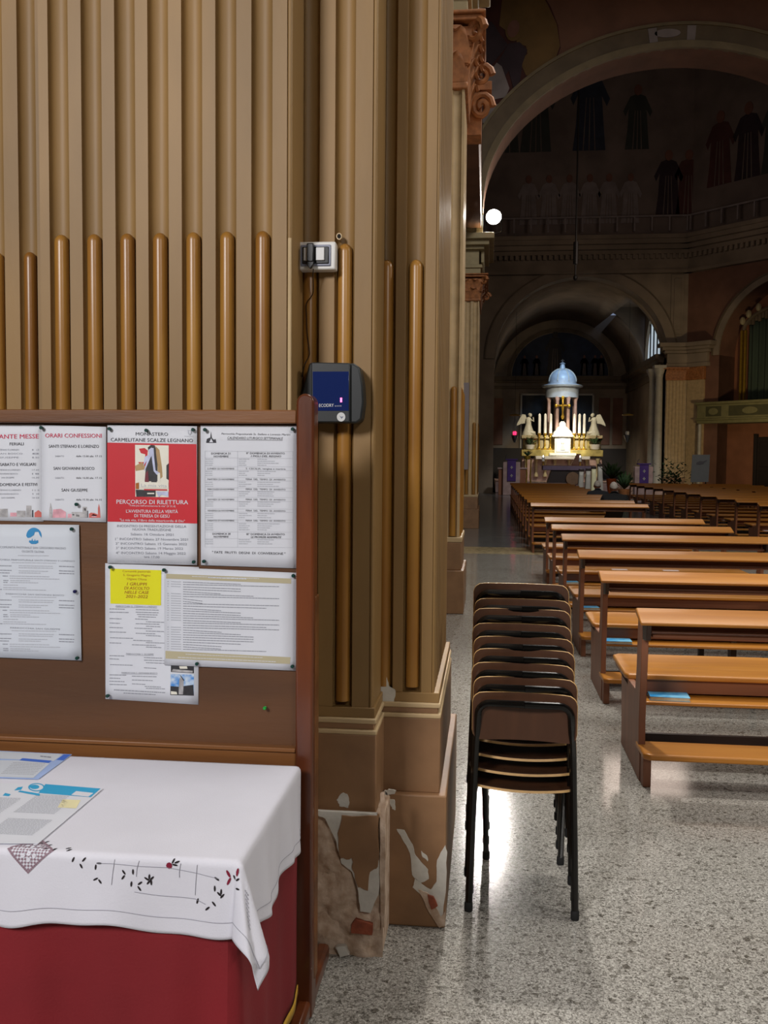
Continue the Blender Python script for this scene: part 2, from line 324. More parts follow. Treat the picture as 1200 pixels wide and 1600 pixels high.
# eroded core of the centre plinth with what is left of its skin
YCF = YC-.036
xc0 = xa(456, 300, YM)
def er(u, v):
    x = xc0+(XC1-xc0)*u; z = .472*v
    d = .024*noise.noise(Vector((x*14, z*14, 3)))+.008*noise.noise(Vector((x*45, z*45, 1)))
    e = min(1, min(u, 1-u)*9+.15)
    return (x, YCF+.006-d*e, z)
g = G(); g.grid(er, 34, 60); o = P('eroded_plaster', g, M['rough'], pier, label='rough pinkish plaster where the paint has fallen off')
g = G(); g.box(xc0, XC1-.002, YCF+.014, 4.3, 0, .472); P('plinth_core', g, M['rough'], pier, bevel=.006)
def patch(pts, Y, th, m, name, sc=3.2, ox=470, oy=1020, dense=4, jit=.0016, label=None):
    q = [at(ox+a/sc, oy+b/sc, Y) for a, b in pts]; out = []
    for i in range(len(q)):
        a, b = q[i], q[(i+1) % len(q)]
        for k in range(dense):
            p = a.lerp(b, k/dense); out.append((p.x+random.uniform(-jit, jit), p.z+random.uniform(-jit, jit)))
    g = G(); g.prism(out, XZ, Y-th, Y+.004)
    return P(name, g, M[m], pier, label=label)
patch([(70,782),(385,800),(392,1070),(392,1200),(350,1290),(300,1285),(288,1180),(262,1090),(205,1045),(180,940),(128,822),(70,800)], YCF-.001, .012, 'white', 'bare_plaster')
patch([(210,808),(392,806),(388,1060),(350,1085),(340,1175),(290,1160),(262,1075),(262,1020),(200,1020),(190,890)], YCF-.002, .016, 'base', 'paint_skin', jit=.003)
patch([(180,735),(205,700),(232,704),(243,740),(238,776),(195,765)], YC-.012, .002, 'white', 'bare_plaster')
patch([(258,1345),(275,1322),(362,1350),(360,1400),(255,1390)], YCF-.001, .016, 'brick', 'brick', dense=2, jit=.001)
patch([(178,1462),(225,1455),(245,1500),(200,1512)], YCF-.001, .015, 'white', 'bare_plaster')
patch([(388,118),(425,112),(442,165),(476,190),(466,248),(430,252),(385,232),(392,180)], YT-.002, .004, 'white', 'bare_plaster')
for pl in ([(420,690),(440,683),(478,688),(470,703),(430,708)], [(440,728),(470,735),(474,785),(458,778),(446,750)],
           [(480,880),(520,885),(560,960),(572,1010),(636,1085),(640,1130),(600,1150),(556,1110),(548,1000),(505,925)],
           [(680,1035),(722,960),(730,1000),(726,1200),(705,1330),(690,1352),(630,1240),(560,1170),(572,1130),(650,1185),(678,1140)],
           [(420,690),(432,700),(434,1330),(418,1350),(410,1000),(402,740)], [(600,990),(632,1015),(636,1040),(610,1020)]):
    patch(pl, YT-.04, .0035, 'white', 'bare_plaster')
patch([(590,1180),(640,1200),(700,1320),(722,1290),(722,1360),(690,1370),(640,1290)], YT-.041, .006, 'rough', 'eroded_plaster')
patch([(636,1205),(665,1215),(684,1262),(655,1280),(640,1240)], YT-.043, .009, 'brick', 'brick', dense=2, jit=.001)
patch([(400,700),(418,690),(424,900),(420,1360),(404,1380),(396,1000)], YCF-.001, .008, 'rough', 'eroded_plaster')
# small conduit hole
g = G(); c = at(530, 369.5, YC)
g.prism(ell(c.x, c.z, .0095, .011, 14), XZ, YC-.003, YC+.01); P('pale_rim', g, M['tan_l'], pier)
g = G(); g.prism(ell(c.x, c.z, .0062, .0075, 12), XZ, YC-.0042, YC+.012); P('conduit_hole', g, M['hole'], pier)
# ------------------------------------------------------------------ further piers of the arcade
def leaf(g, base, out, upv, w, h, mi=0, curl=.5):
    side = out.cross(upv).normalized()
    prof = [(0, 0, 1), (.12, .35, 1.15), (.2, .65, 1), (.42, .92, .8), (.75*curl*1.6, 1.0, .5), (.9*curl*1.6, .86, .15)]
    vs = []
    for o_, u_, ww in prof:
        for s_ in (-1, -.45, 0, .45, 1):
            vs.append(base+out*(o_*h*.55-abs(s_)*.03*h)+upv*u_*h+side*s_*w*.5*ww)
    fs = [(i*5+k, i*5+k+1, (i+1)*5+k+1, (i+1)*5+k) for i in range(5) for k in range(4)]
    n = len(vs); vs += [v-out*.03-upv*.01 for v in vs]; fs += [tuple(n+i for i in reversed(f)) for f in fs]
    bd = [0,1,2,3,4,9,14,19,24,29,28,27,26,25,20,15,10,5]
    fs += [(bd[i], bd[(i+1) % 18], n+bd[(i+1) % 18], n+bd[i]) for i in range(18)]
    g.add(vs, fs, mi)
def capital(x0, x1, y0, y1, z0, z1, par):
    g = G(); h = z1-z0
    for k in range(6):   # flaring bell
        a = k/6; f = .02+.10*a*a; g.box(x0-f, x1+f, y0-f, y1, z0+h*.82*a, z0+h*.82*(a+1/6))
    P('bell', g, M['terra'], par)
    g = G(); g.box(x0-.03, x1+.03, y0-.03, y1, z0-.05, z0+.02); P('necking', g, M['terra'], par, bevel=.015)
    g = G(); g.box(x0-.17, x1+.17, y0-.17, y1, z1-h*.13, z1-h*.05); g.box(x0-.21, x1+.21, y0-.21, y1, z1-h*.05, z1); P('abacus', g, M['terra'], par, bevel=.012)
    Z = Vector((0, 0, 1))
    n = 3
    for row, (zz, hh) in enumerate(((z0+.02, h*.42), (z0+h*.3, h*.5))):
        for i in range(n+row):
            t = (i+.5)/(n+row)
            g = G(); leaf(g, Vector((x0+(x1-x0)*t, y0-.03-.03*row, zz)), Vector((0, -1, 0)), Z, (x1-x0)/n*.95, hh); P('acanthus_leaf', g, M['terra'], par)
            g = G(); leaf(g, Vector((x1+.03+.03*row, y0+(y1-y0)*t, zz)), Vector((1, 0, 0)), Z, (y1-y0)/n*.95, hh); P('acanthus_leaf', g, M['terra'], par)
    for (cx, cy, dx, dy) in ((x1, y0, .7, -.7), (x0, y0, -.7, -.7), (x1, y1-.02, 1, 0)):
        g = G(); pts = []
        for k in range(22):
            q = k*.55; r = .13*h*1.4*(1-k/24)
            pts.append((cx+dx*(.16+r*math.cos(q)), cy+dy*(.16+r*math.cos(q)), z1-h*.27+r*math.sin(q)))
        g.tube(pts, [.045*(1-k/30) for k in range(22)], 7); P('volute', g, M['terra'], par)
def far_pier(name, label, x0, x1, y0, y1, zc, hc, rodz, zt, nf, ns, ent=True):
    e = E(name, label, 'pier')
    w_ = x1-x0; d_ = y1-y0
    fc = [x0+w_*(k+.5)/nf for k in range(nf)]; sc = [y0+d_*(k+.5)/ns for k in range(ns)]
    block('shaft', x0, x1, y0, y1, .82, zc, fc, sc, gr=w_/nf*.32, dep=w_/nf*.22, parent=e, m='tan_l')
    for c in fc: rod(c, y0+w_/nf*.12, .84, rodz, w_/nf*.22, e)
    for c in sc: rod(x1-w_/nf*.12, c, .84, rodz, w_/nf*.22, e)
    for zz0, zz1, ex, m in ((.775, .83, .03, 'tan_l'), (.47, .776, .025, 'base'), (0, .471, .055, 'base')):
        g = G(); g.box(x0-ex, x1+ex, y0-ex, y1+ex, zz0, zz1); P('plinth_block', g, M[m], e, bevel=.008)
    capital(x0, x1, y0, y1, zc, zc+hc, e)
    return e
p2 = far_pier('far_pier', 'second fluted pier of the left arcade under a terracotta coloured capital', -1.25, -.30, 10.25, 11.3, 5.62, .68, 2.45, 7, 6, 7)
g = G()
for k, (ex, z0, z1) in enumerate(((.02, 6.3, 6.5), (.06, 6.5, 6.6), (.02, 6.6, 6.9), (.12, 6.9, 7.0), (.25, 7.0, 7.15))): g.box(-1.25-ex, -.30+ex, 10.25-ex, 11.3+ex, z0, z1)
P('entablature', g, M['cream'], p2, bevel=.01)
# scrolled console behind the second pier
g = G(); pts = [(-.2+.02*k, 11.9, 5.05+.55*k/10) for k in range(0)]
g.box(-.42, -.14, 11.75, 12.1, 5.6, 6.12); g.box(-.42, -.02, 11.72, 12.13, 6.12, 6.22)
sp = [(-.14+.14*(1-k/20)*math.cos(k*.6), 11.73, 5.92+.17*(1-k/20)*math.sin(k*.6)) for k in range(18)]; g.tube(sp, .04, 7)
P('console', g, M['terra'], p2, bevel=.01, label='scrolled terracotta bracket')
p3 = far_pier('far_pier', 'third fluted pier at the end of the left arcade with brown capital', -1.15, -.27, 23.4, 25.6, 5.60, .58, 2.6, 7, 5, 8)
g = G()
for ex, z0, z1 in ((.02, 6.18, 6.34), (.06, 6.34, 6.42), (-.02, 6.42, 6.78), (.1, 6.78, 6.86), (.22, 6.86, 6.98), (.34, 6.98, 7.12)): g.box(-1.15-ex, -.27+ex, 23.4-ex, 25.6+ex, z0, z1)
P('entablature', g, M['cream'], p3, bevel=.01)
for k in range(14):
    g = G(); g.box(-.24, -.17, 23.5+k*.15, 23.57+k*.15, 6.5, 6.76); P('triglyph', g, M['cream'], p3)
g = G(); b0, b1 = at(722, 598, 23.2), at(731.5, 734, 23.2); g.box(b0.x-.28, b1.x, 23.17, 23.22, b1.z, b0.z)
tag(P('wall_banner', g, M['lil'], bevel=.01), 'tall grey lilac banner board hanging on the third pier', 'banner')
# ------------------------------------------------------------------ building shell
def wall(name, x0, x1, y0, y1, z0, z1, m): g = G(); g.box(x0, x1, y0, y1, z0, z1); return S(name, g, M[m])
wall('wall_left', -9.2, -9, -7, 23.4, 0, 8.6, 'maroon')
wall('wall_right', 11.4, 11.6, -7, 23.4, 0, 13.5, 'walld')
wall('wall_back', -9.2, 11.6, -7.2, -7, 0, 13.5, 'walld')
g = G(); g.box(-1.2, -.25, -7, 23.4, 7.3, 13.5)
for ya in (-3.2, 4.25+.0, 11.35):
    pass
S('wall_arcade', g, M['wallb'])
g = G(); g.box(-9.2, 11.6, -7.2, 23.5, 13.5, 13.7); S('ceiling', g, M['frgr'])
g = G(); g.box(-9.2, -1.2, -7.2, 23.5, 8.6, 8.8); S('ceiling_aisle', g, M['walld'])
class Fr:   # a wall frame: s along, d into the wall, z up
    def __init__(s, ox, oy, ang): s.o = Vector((ox, oy, 0)); s.u = Vector((math.cos(ang), math.sin(ang), 0)); s.n = Vector((-math.sin(ang), math.cos(ang), 0))
    def __call__(s, a, d, z): return tuple(s.o+s.u*a+s.n*d+Vector((0, 0, z)))
def fbox(g, F, a0, a1, d0, d1, z0, z1, mi=None):
    g.add([F(a0,d0,z0),F(a1,d0,z0),F(a1,d1,z0),F(a0,d1,z0),F(a0,d0,z1),F(a1,d0,z1),F(a1,d1,z1),F(a0,d1,z1)],
          [(0,3,2,1),(4,5,6,7),(0,1,5,4),(1,2,6,5),(2,3,7,6),(3,0,4,7)], mi)
def archwall(F, s0, s1, zb, zt, cx, a, b, zs, d0, d1, n=40, mi=0, mi2=0):
    g = G(); fbox(g, F, s0, cx-a, d0, d1, zb, zt, mi); fbox(g, F, cx+a, s1, d0, d1, zb, zt, mi)
    A = [(cx-a*math.cos(PI*k/n), zs+b*math.sin(PI*k/n)) for k in range(n+1)]
    for k in range(n):
        (x0, z0), (x1, z1) = A[k], A[k+1]
        g.add([F(x0,d0,z0),F(x1,d0,z1),F(x1,d0,zt),F(x0,d0,zt),F(x0,d1,z0),F(x1,d1,z1),F(x1,d1,zt),F(x0,d1,zt)], [(0,1,2,3),(7,6,5,4),(3,2,6,7)], mi)
        g.add([F(x0,d0,z0),F(x1,d0,z1),F(x1,d1,z1),F(x0,d1,z0)], [(0,3,2,1)], mi2)
    for xx in (cx-a, cx+a): g.add([F(xx,d0,zb),F(xx,d1,zb),F(xx,d1,zs),F(xx,d0,zs)], [(0,1,2,3)], mi2)
    return g
def archring(F, cx, a, b, zs, w_, d0, d1, n=48, zb=None):
    g = G(); a_ = [(cx-a*math.cos(PI*k/n), zs+b*math.sin(PI*k/n)) for k in range(n+1)]; b_ = [(cx-(a+w_)*math.cos(PI*k/n), zs+(b+w_)*math.sin(PI*k/n)) for k in range(n+1)]
    if zb is not None: a_ = [(cx-a, zb)]+a_+[(cx+a, zb)]; b_ = [(cx-a-w_, zb)]+b_+[(cx+a+w_, zb)]
    n = len(a_); vs = [F(x, d0, z) for x, z in a_]+[F(x, d0, z) for x, z in b_]+[F(x, d1, z) for x, z in a_]+[F(x, d1, z) for x, z in b_]
    fs = []
    for k in range(n-1): fs += [(k, k+1, n+k+1, n+k), (k, 2*n+k, 2*n+k+1, k+1), (n+k, n+k+1, 3*n+k+1, 3*n+k)]
    g.add(vs, fs); return g
F0 = Fr(0, 23.4, 0)
CX, AA, BB, ZS = 4.35, 4.56, 3.50, 7.9
g = archwall(F0, -9.2, 20, 7.12, 15, CX, AA, BB, ZS, .1, 1.2)
g.v = [v for v in g.v]; S('wall_crossing', g, [M['wallb'], M['archm']])
g = G(); g.box(-9.2, -1.6, 23.5, 24.6, 0, 7.12); S('wall_crossing_left', g, M['walld'])
g = G(); g.box(9.0, 20, 23.5, 24.6, 0, 7.12); S('wall_crossing_right', g, M['walld'])
S('trim_1', archring(F0, CX, AA, BB, ZS, .16, .0, .14, zb=7.12), M['archc'])
S('trim_2', archring(F0, CX, AA+.16, BB+.16, ZS, .36, .05, .14, zb=7.12), M['archm'])
S('trim_3', archring(F0, CX, AA+.52, BB+.52, ZS, .07, .0, .14, zb=7.12), M['archc'])
# keystone ornament panels on the arch band
for a_ in (-.09, 0, .09):
    g = G(); q0, q1 = PI/2+a_-.02-.04, PI/2+a_+.02-.04
    if a_ == 0: g.prism(ell(CX-.3+a_, ZS+BB+.34, .3, .1, 16), XZ, 23.42, 23.46)
    else: g.prism([(CX-(AA+.17)*math.cos(q)*1., ZS+(BB+.17)*math.sin(q)) for q in (q0, q1)]+[(CX-(AA+.5)*math.cos(q), ZS+(BB+.5)*math.sin(q)) for q in (q1, q0)], XZ, 23.42, 23.46)
    S('trim_5', g, M['frw'])
# fresco of the spandrel
def pf(pts, Y, th, m, name, par=None):
    g = G(); g.prism([(at(a, b, Y).x, at(a, b, Y).z) for a, b in pts], XZ, Y-th, Y)
    o = P(name, g, M[m], par)
    return o
fr = E('spandrel_fresco', 'dim fresco of a robed haloed figure on ochre ground beside the great arch', 'fresco')
YF = 23.49
pf([(700,-30),(835,-30),(860,10),(872,40),(876,75),(865,105),(838,128),(812,160),(788,200),(770,240),(740,240),(700,200)], YF, .01, 'maroon', 'ground', fr)
pf([(788,-30),(835,-30),(856,8),(870,38),(875,72),(865,100),(840,120),(822,118),(812,96),(824,84),(822,72),(808,68),(806,60),(780,40)], YF-.01, .01, 'ochf', 'ochre_ground', fr)
pf([(795,68),(812,66),(824,78),(816,100),(813,125),(803,142),(795,110),(776,140),(758,150),(770,110),(784,88)], YF-.02, .01, 'frd', 'dark_robe', fr)
pf([(776,98),(784,104),(796,138),(790,152),(770,156),(752,132)], YF-.03, .01, 'frw', 'pale_robe', fr)
pf(ell(804, 46, 14, 19, 16, rot=.3), YF-.03, .01, 'ochf', 'halo', fr); pf(ell(802, 45, 9, 14, 14, rot=.3), YF-.04, .01, 'frs', 'head', fr)
pf([(750,40),(768,34),(786,60),(794,70),(776,92),(756,116),(745,110)], YF-.025, .01, 'frd', 'wing', fr)
pf([(756,175),(800,150),(806,162),(770,200),(750,190)], YF-.025, .01, 'frw', 'base_scroll', fr)
# rotunda walls
FX0, FX1, FY = -.72, 9.97, 50.0
F1 = Fr(0, FY, 0); R2 = math.sqrt(.5)
F2 = Fr(FX1, FY, -PI/4)
P1C, P1R, P1S = 4.63, 4.38, 7.05
LEN = FX1-FX0
g = archwall(F1, FX0, FX1, 0, 11.3, P1C, P1R, 4.1, P1S, 0, 1.0); S('wall_apse', g, [M['walld'], M['walld']])
S('trim_6', archring(F1, P1C, P1R, 4.1, P1S, .45, -.1, .02, zb=7.0), M['walld'])
S('trim_6', archring(F1, P1C, P1R+.45, 4.55, P1S, .07, -.14, .02, zb=7.0), M['archm'])
cor = [(.35, 11.25, 11.4), (.2, 11.4, 12.2), (.35, 12.2, 12.4), (.6, 12.4, 12.62), (.85, 12.62, 12.85), (.95, 12.85, 13.05)]
def entab(F, s0, s1, nm, prof, m, den=None):
    g = G()
    for i, (e, z0, z1) in enumerate(prof): fbox(g, F, s0-e*.4, s1+e*.4, -e, .2, z0, z1)
    if den:
        k = s0
        while k < s1: fbox(g, F, k, k+.14, -den[0]-.1, -den[0]+.02, den[1], den[2]); k += .28
    return S(nm, g, M[m])
entab(F1, FX0, FX1, 'trim_7', cor, 'walld', (.35, 11.95, 12.2))
entab(F2, 0, LEN, 'trim_8', cor, 'walld', (.35, 11.95, 12.2))
g = archwall(F2, 0, LEN, 0, 11.3, 5.35, 3.5, 3.4, 7.0, 0, 1.4); S('wall_chancel_right', g, [M['wallb'], M['reddw']])
S('trim_9', archring(F2, 5.35, 3.5, 3.4, 7.0, .3, -.08, .02, zb=7.0), M['walld']); S('trim_9', archring(F2, 5.35, 3.8, 3.7, 7.0, .08, -.13, .02, zb=7.0), M['archm'])
def drum(F, s0, s1, nm):
    g = G(); fbox(g, F, s0, s1, .3, .6, 12.8, 22.6); return S(nm, g, M['frg'])
dr1 = drum(F1, FX0-.2, FX1+.2, 'wall_drum'); dr2 = drum(F2, -.2, LEN, 'wall_drum_right')
c2 = F2(LEN, 0, 0); F3 = Fr(c2[0], c2[1], -PI/2); g = G(); fbox(g, F3, 0, LEN, 0, .6, 0, 22); S('wall_rotunda_right', g, M['walld'])
c3 = F3(LEN, 0, 0); F4 = Fr(c3[0], c3[1], -3*PI/4); g = G(); fbox(g, F4, 0, LEN+.8, 0, .6, 0, 22); S('wall_rotunda_near', g, M['walld'])
F8 = Fr(FX0-LEN*R2, FY-LEN*R2, PI/4); g = G(); fbox(g, F8, 0, LEN, 0, .6, 0, 22); S('wall_chancel_left', g, M['darkb'])
F7 = Fr(FX0-LEN*R2, FY-LEN*R2-LEN, PI/2); g = G(); fbox(g, F7, 0, LEN, 0, .6, 0, 22); S('wall_rotunda_left', g, M['walld'])
F6 = Fr(FX0, FY-LEN*R2*2-LEN, 3*PI/4); g = G(); fbox(g, F6, 0, LEN, 0, .6, 0, 22); S('wall_rotunda_left_near', g, M['walld'])
g = G(); g.box(-9.2, 20, 23.5, 24.6, 15, 22); S('wall_drum_near', g, M['walld'])
cc = (P1C, FY-LEN*R2-LEN/2, 0); rr = LEN/2/math.sin(PI/8)
g = G()
for k in range(8):   # shallow painted dome, inside faces
    pr = [(rr*1.06*math.cos(q), 22+7*math.sin(q)) for q in [PI/2*j/8 for j in range(8)]]+[(.05, 29)]
    for j in range(8):
        q0, q1 = PI/8+k*PI/4, PI/8+(k+1)*PI/4
        (r0, z0), (r1, z1) = pr[j], pr[j+1]
        g.add([(cc[0]+r0*math.cos(q0), cc[1]+r0*math.sin(q0), z0), (cc[0]+r0*math.cos(q1), cc[1]+r0*math.sin(q1), z0), (cc[0]+r1*math.cos(q1), cc[1]+r1*math.sin(q1), z1), (cc[0]+r1*math.cos(q0), cc[1]+r1*math.sin(q0), z1)], [(0, 1, 2, 3)])
S('ceiling_dome', g, M['frg'], solid=.2)
# balustrade with posts above the cornice and painted figures
g = G()
fbox(g, F1, FX0, FX1, -.5, -.42, 14.0, 14.08); fbox(g, F2, 0, LEN, -.5, -.42, 14.0, 14.08)
for k in range(13): fbox(g, F1, FX0+.1+k*.86, FX0+.18+k*.86, -.5, -.42, 13.3, 14.0)
for k in range(12): fbox(g, F2, .3+k*.86, .38+k*.86, -.5, -.42, 13.3, 14.0)
S('trim_10', g, M['frw'])
def figure(F, s, z, h, robe, head='frs', par=None, lean=0, halo=None):
    e = G(); w_ = h*.17
    pts = [(s-w_*1.1, z), (s+w_*1.1, z), (s+w_*.95, z+h*.3), (s+w_*.8, z+h*.62), (s+w_*1.15, z+h*.5), (s+w_*1.35, z+h*.58), (s+w_*.7, z+h*.82), (s+w_*.25, z+h*.85), (s-w_*.25, z+h*.85), (s-w_*.7, z+h*.82), (s-w_*1.3, z+h*.6), (s-w_*1.1, z+h*.52), (s-w_*.8, z+h*.64), (s-w_*.9, z+h*.3)]
    pts = [(a+lean*(b-z), b) for a, b in pts]
    e.prism(pts, lambda u, v, t: F(u, t, v), .27, .31, 0)
    e.prism(ell(s+lean*h, z+h*.92, h*.062, h*.085, 12), lambda u, v, t: F(u, t, v), .25, .31, 1)
    for k in (-.4, 0, .4): e.prism([(s+k*w_-.02, z), (s+k*w_+.03, z), (s+k*w_*.6+.02, z+h*.6), (s+k*w_*.6-.01, z+h*.6)], lambda u, v, t: F(u, t, v), .255, .28, 2)
    return P('fresco_figure', e, [M[robe], M[head], M['frg']], par)
for k, px in enumerate((826, 858, 890, 922, 952, 986)): figure(F1, at(px, 320, FY).x, 13.9, 2.5, 'frw', par=dr1)
for s_, r_ in ((8.9, 'frd'), (9.9, 'frr')): figure(F1, s_, 14.3, 3.2, r_, par=dr1)
for s_, r_ in ((1.4, 'frr'), (2.9, 'frd'), (4.3, 'frgr')): figure(F2, s_, 15.4, 3.6, r_, par=dr2)
for s_, r_, h_ in ((.6, 'frgr', 4), (2.2, 'frgr', 4.2), (4.9, 'frb', 4.4), (7.3, 'frgr', 3.2)): figure(F1, s_, 17.6, h_, r_, par=dr1)
# presbytery
g = G(); g.box(.0, .25, FY+1, 65, 0, 7.2); g.box(9.0, 9.25, FY+1, 65, 0, 7.2); g.box(9.0, 9.25, FY+1, 51.4, 7.2, 11); g.box(9.0, 9.25, 57.3, 65, 7.2, 11); g.box(9, 9.25, 51.4, 57.3, 10.2, 11); g.box(-.1, .25, FY+1, 65, 7.2, 11)
S('wall_presbytery', g, M['walld'])
g = G(); g.box(-.2, 9.3, 64, 64.3, 0, 11.3); endw = S('wall_end', g, M['walld'])
g = G(); F5 = Fr(0, 0, 0)
vs = []; n = 24
for k in range(n+1):
    q = PI*k/n; vs += [(P1C-4.5*math.cos(q), FY+1, 6.9+4.3*math.sin(q)), (P1C-4.5*math.cos(q), 51.4 if k > 16 else 64, 6.9+4.3*math.sin(q))]
g.add(vs, [(2*k, 2*k+1, 2*k+3, 2*k+2) for k in range(n)]); S('ceiling_presbytery', g, M['walld'], solid=.15)
vs = []
for k in range(17, n+1):
    q = PI*k/n; vs += [(P1C-4.5*math.cos(q), 57.3, 6.9+4.3*math.sin(q)), (P1C-4.5*math.cos(q), 64, 6.9+4.3*math.sin(q))]
g = G(); g.add(vs, [(2*k, 2*k+1, 2*k+3, 2*k+2) for k in range(len(vs)//2-1)]); S('ceiling_presbytery_far', g, M['walld'], solid=.15)
g = G(); g.box(6.5, 9.4, 51.2, 57.5, 10.75, 10.95); q_ = [(P1C-4.5*math.cos(PI*k/n), 6.9+4.3*math.sin(PI*k/n)) for k in range(16, n+1)]
for y_ in (51.25, 57.3): g.prism(q_+[(9.3, 6.9), (9.3, 10.8), (q_[0][0], 10.8)], XZ, y_, y_+.15)
S('ceiling_window_lunette', g, M['walld'])
FE = Fr(0, 64, 0)
entab(FE, .2, 9.1, 'trim_11', [(.1, 6.5, 6.7), (.2, 6.9, 7.05), (.35, 7.05, 7.3)], 'archm')
FSd = Fr(9.0, 65, -PI/2)
entab(FSd, .5, 14, 'trim_12', [(.1, 6.2, 6.6), (.25, 6.9, 7.05), (.45, 7.05, 7.3)], 'archm')
S('trim_13', archring(FE, P1C, 3.2, 2.9, 7.35, .25, -.08, .0), M['archm'])
# lunette fresco on the end wall
figure(Fr(0, 63.7, 0), at(868, 530, 63.7).x, 7.4, 2.9, 'darkb', 'darkb', par=endw)
g = G(); g.prism(ell(P1C, 7.35, 3.15, 2.85, 24, 0, PI), XZ, 63.99, 64.02); P('lunette_ground', g, M['frb'], endw)
for s_, r_ in ((2.3, 'frd'), (3.1, 'frgr'), (6.2, 'frr'), (6.9, 'frd'), (7.3, 'frd')): figure(Fr(0, 63.72, 0), s_, 7.4, 1.3, r_, par=endw)
# wall panels and paintings behind the altar
for (xa0, xa1, nm) in ((816, 924, 'm'),):
    a, b = at(xa0, 618, 63.9), at(xa1, 683, 63.9)
    e = E('painting', 'large dark altar painting in a thin pale frame behind the domed canopy', 'painting', (0, 0, 0))
    g = G(); g.box(a.x, b.x, 63.85, 63.98, b.z-1, a.z); P('canvas', g, M['dark'], e)
    for q in ((a.x-.12, a.x, b.z-1, a.z+.1), (b.x, b.x+.12, b.z-1, a.z+.1), (a.x-.12, b.x+.12, a.z, a.z+.12)):
        g = G(); g.box(q[0], q[1], 63.78, 63.98, q[2], q[3]); P('frame_side', g, M['stonel'], e, bevel=.01)
g = G()
for px0, px1 in ((768, 785), (936, 952), (958, 972)):
    a, b = at(px0, 622, 63.95), at(px1, 695, 63.95); g.box(a.x, b.x, 63.93, 64.0, b.z, a.z)
S('trim_14', g, M['wallb'], bevel=.02)
g = G(); g.box(.25, 9, 63.7, 64, 0, at(800, 700, 63.7).z); S('wainscot', g, M['darkb'])
# daylit lunette window
win = E('window_1', None, None, kind='structure')
yc, rw, zb = 54.3, 2.8, 7.3
n = 5
for k in range(n):
    a0 = -rw+2*rw*k/n; a1 = -rw+2*rw*(k+1)/n
    pts = [(yc+a0, zb)]+[(yc+t, zb+1.05*math.sqrt(max(0, rw*rw-t*t))*.95) for t in [a0+(a1-a0)*j/5 for j in range(6)]]+[(yc+a1, zb)]
    g = G(); g.prism(pts, YZ, 9.16, 9.19); P('pane', g, M['day'], win)
    g = G(); t = a1 if k < n-1 else a1-.03; g.tube([(9.14, yc+t, zb), (9.14, yc+t, zb+1.0*math.sqrt(max(0.01, rw*rw-t*t)))], .05, 6); P('mullion', g, M['iron'], win)
g = G(); N = 24
A = [(yc-rw*math.cos(PI*k/N), zb+rw*math.sin(PI*k/N)) for k in range(N+1)]
for k in range(N):
    (a, b), (c, d) = A[k], A[k+1]; g.add([(9.0, a, b), (9.0, c, d), (9.0, c, 10.9), (9.0, a, 10.9), (9.2, a, b), (9.2, c, d)], [(0, 1, 2, 3), (0, 4, 5, 1)])
P('window_reveal', g, M['walld'], win)
# columns of the presbytery arch, right-hand pilaster
for k, (px, Y) in enumerate(((1018, 51.8), (1028, 49.8))):
    x = at(px, 680, Y).x; e = E('tall_column', ('slim pale column at the right of the altar space, further one', 'slim pale column at the right of the altar space, nearer one')[k], 'column', (x, Y, 0))
    g = G(); g.lathe([(.22, .5), (.2, 3), (.17, 6.0)], seg=16); P('shaft', g, M['stonel'], e)
    g = G(); g.box(-.3, .3, -.3, .3, 0, .35); g.lathe([(.3, .35), (.3, .42), (.24, .5)], seg=16); P('base', g, M['pinkm'], e, bevel=.01)
    g = G(); g.lathe([(.18, 6.0), (.2, 6.15), (.3, 6.45)], seg=16); g.box(-.3, .3, -.3, .3, 6.45, 6.6); P('capital', g, M['stonel'], e)
e = E('trim_17', 'broad fluted yellow pilaster between the altar space and the organ gallery', kind='structure')
px0, px1 = at(1039, 650, FY).x, FX1
fcs = [px0+(px1-px0)*(k+.5)/6 for k in range(6)]
block('shaft', px0, px1-.05, FY-.22, FY+.05, .9, 5.85, fcs, (), gr=.07, dep=.05, parent=e, m='tan_l')
g = G(); g.box(px0-.05, px1, FY-.3, FY, 0, .9); P('plinth_block', g, M['base'], e, bevel=.02)
g = G(); g.box(px0-.03, px1, FY-.27, FY, 5.85, 5.95)
for k in range(5): leaf(g, Vector((px0+(px1-px0)*(k+.5)/5, FY-.24, 5.9)), Vector((0, -1, 0)), Vector((0, 0, 1)), .3, .55)
g.box(px0-.2, px1+.1, FY-.42, FY, 6.4, 6.5); P('capital', g, M['terra'], e)
g = G()
for ex, z0, z1 in ((.05, 6.5, 6.7), (.0, 6.7, 7.2), (.15, 7.2, 7.35), (.3, 7.35, 7.5), (.45, 7.5, 7.7)): g.box(px0-ex, px1+ex*.6, FY-.25-ex, FY, z0, z1)
P('entablature', g, M['walld'], e, bevel=.01)
g = G(); g.box(px0+.15, px1-.2, FY-.06, FY+.02, 8.2, 11.2); g.box(px0+.3, px1-.35, FY-.1, FY-.05, 8.4, 11.0); P('upper_panel', g, M['walld'], e, bevel=.01)
e = E('trim_18', 'narrow fluted pilaster facing the organ gallery beside the broad one', kind='structure')
g = G(); fbox(g, F2, .15, 1.1, -.15, .05, 0, 5.85); P('shaft', g, M['tan_l'], e, bevel=.01)
g = G(); fbox(g, F2, .1, 1.15, -.25, 0, 5.85, 6.5); P('capital', g, M['terra'], e, bevel=.03)
g = G()
for ex, z0, z1 in ((.05, 6.5, 6.7), (.0, 6.7, 7.2), (.15, 7.2, 7.35), (.3, 7.35, 7.5), (.45, 7.5, 7.7)): fbox(g, F2, .0, 1.3+ex, -.2-ex, .1, z0, z1)
P('entablature', g, M['walld'], e, bevel=.01)
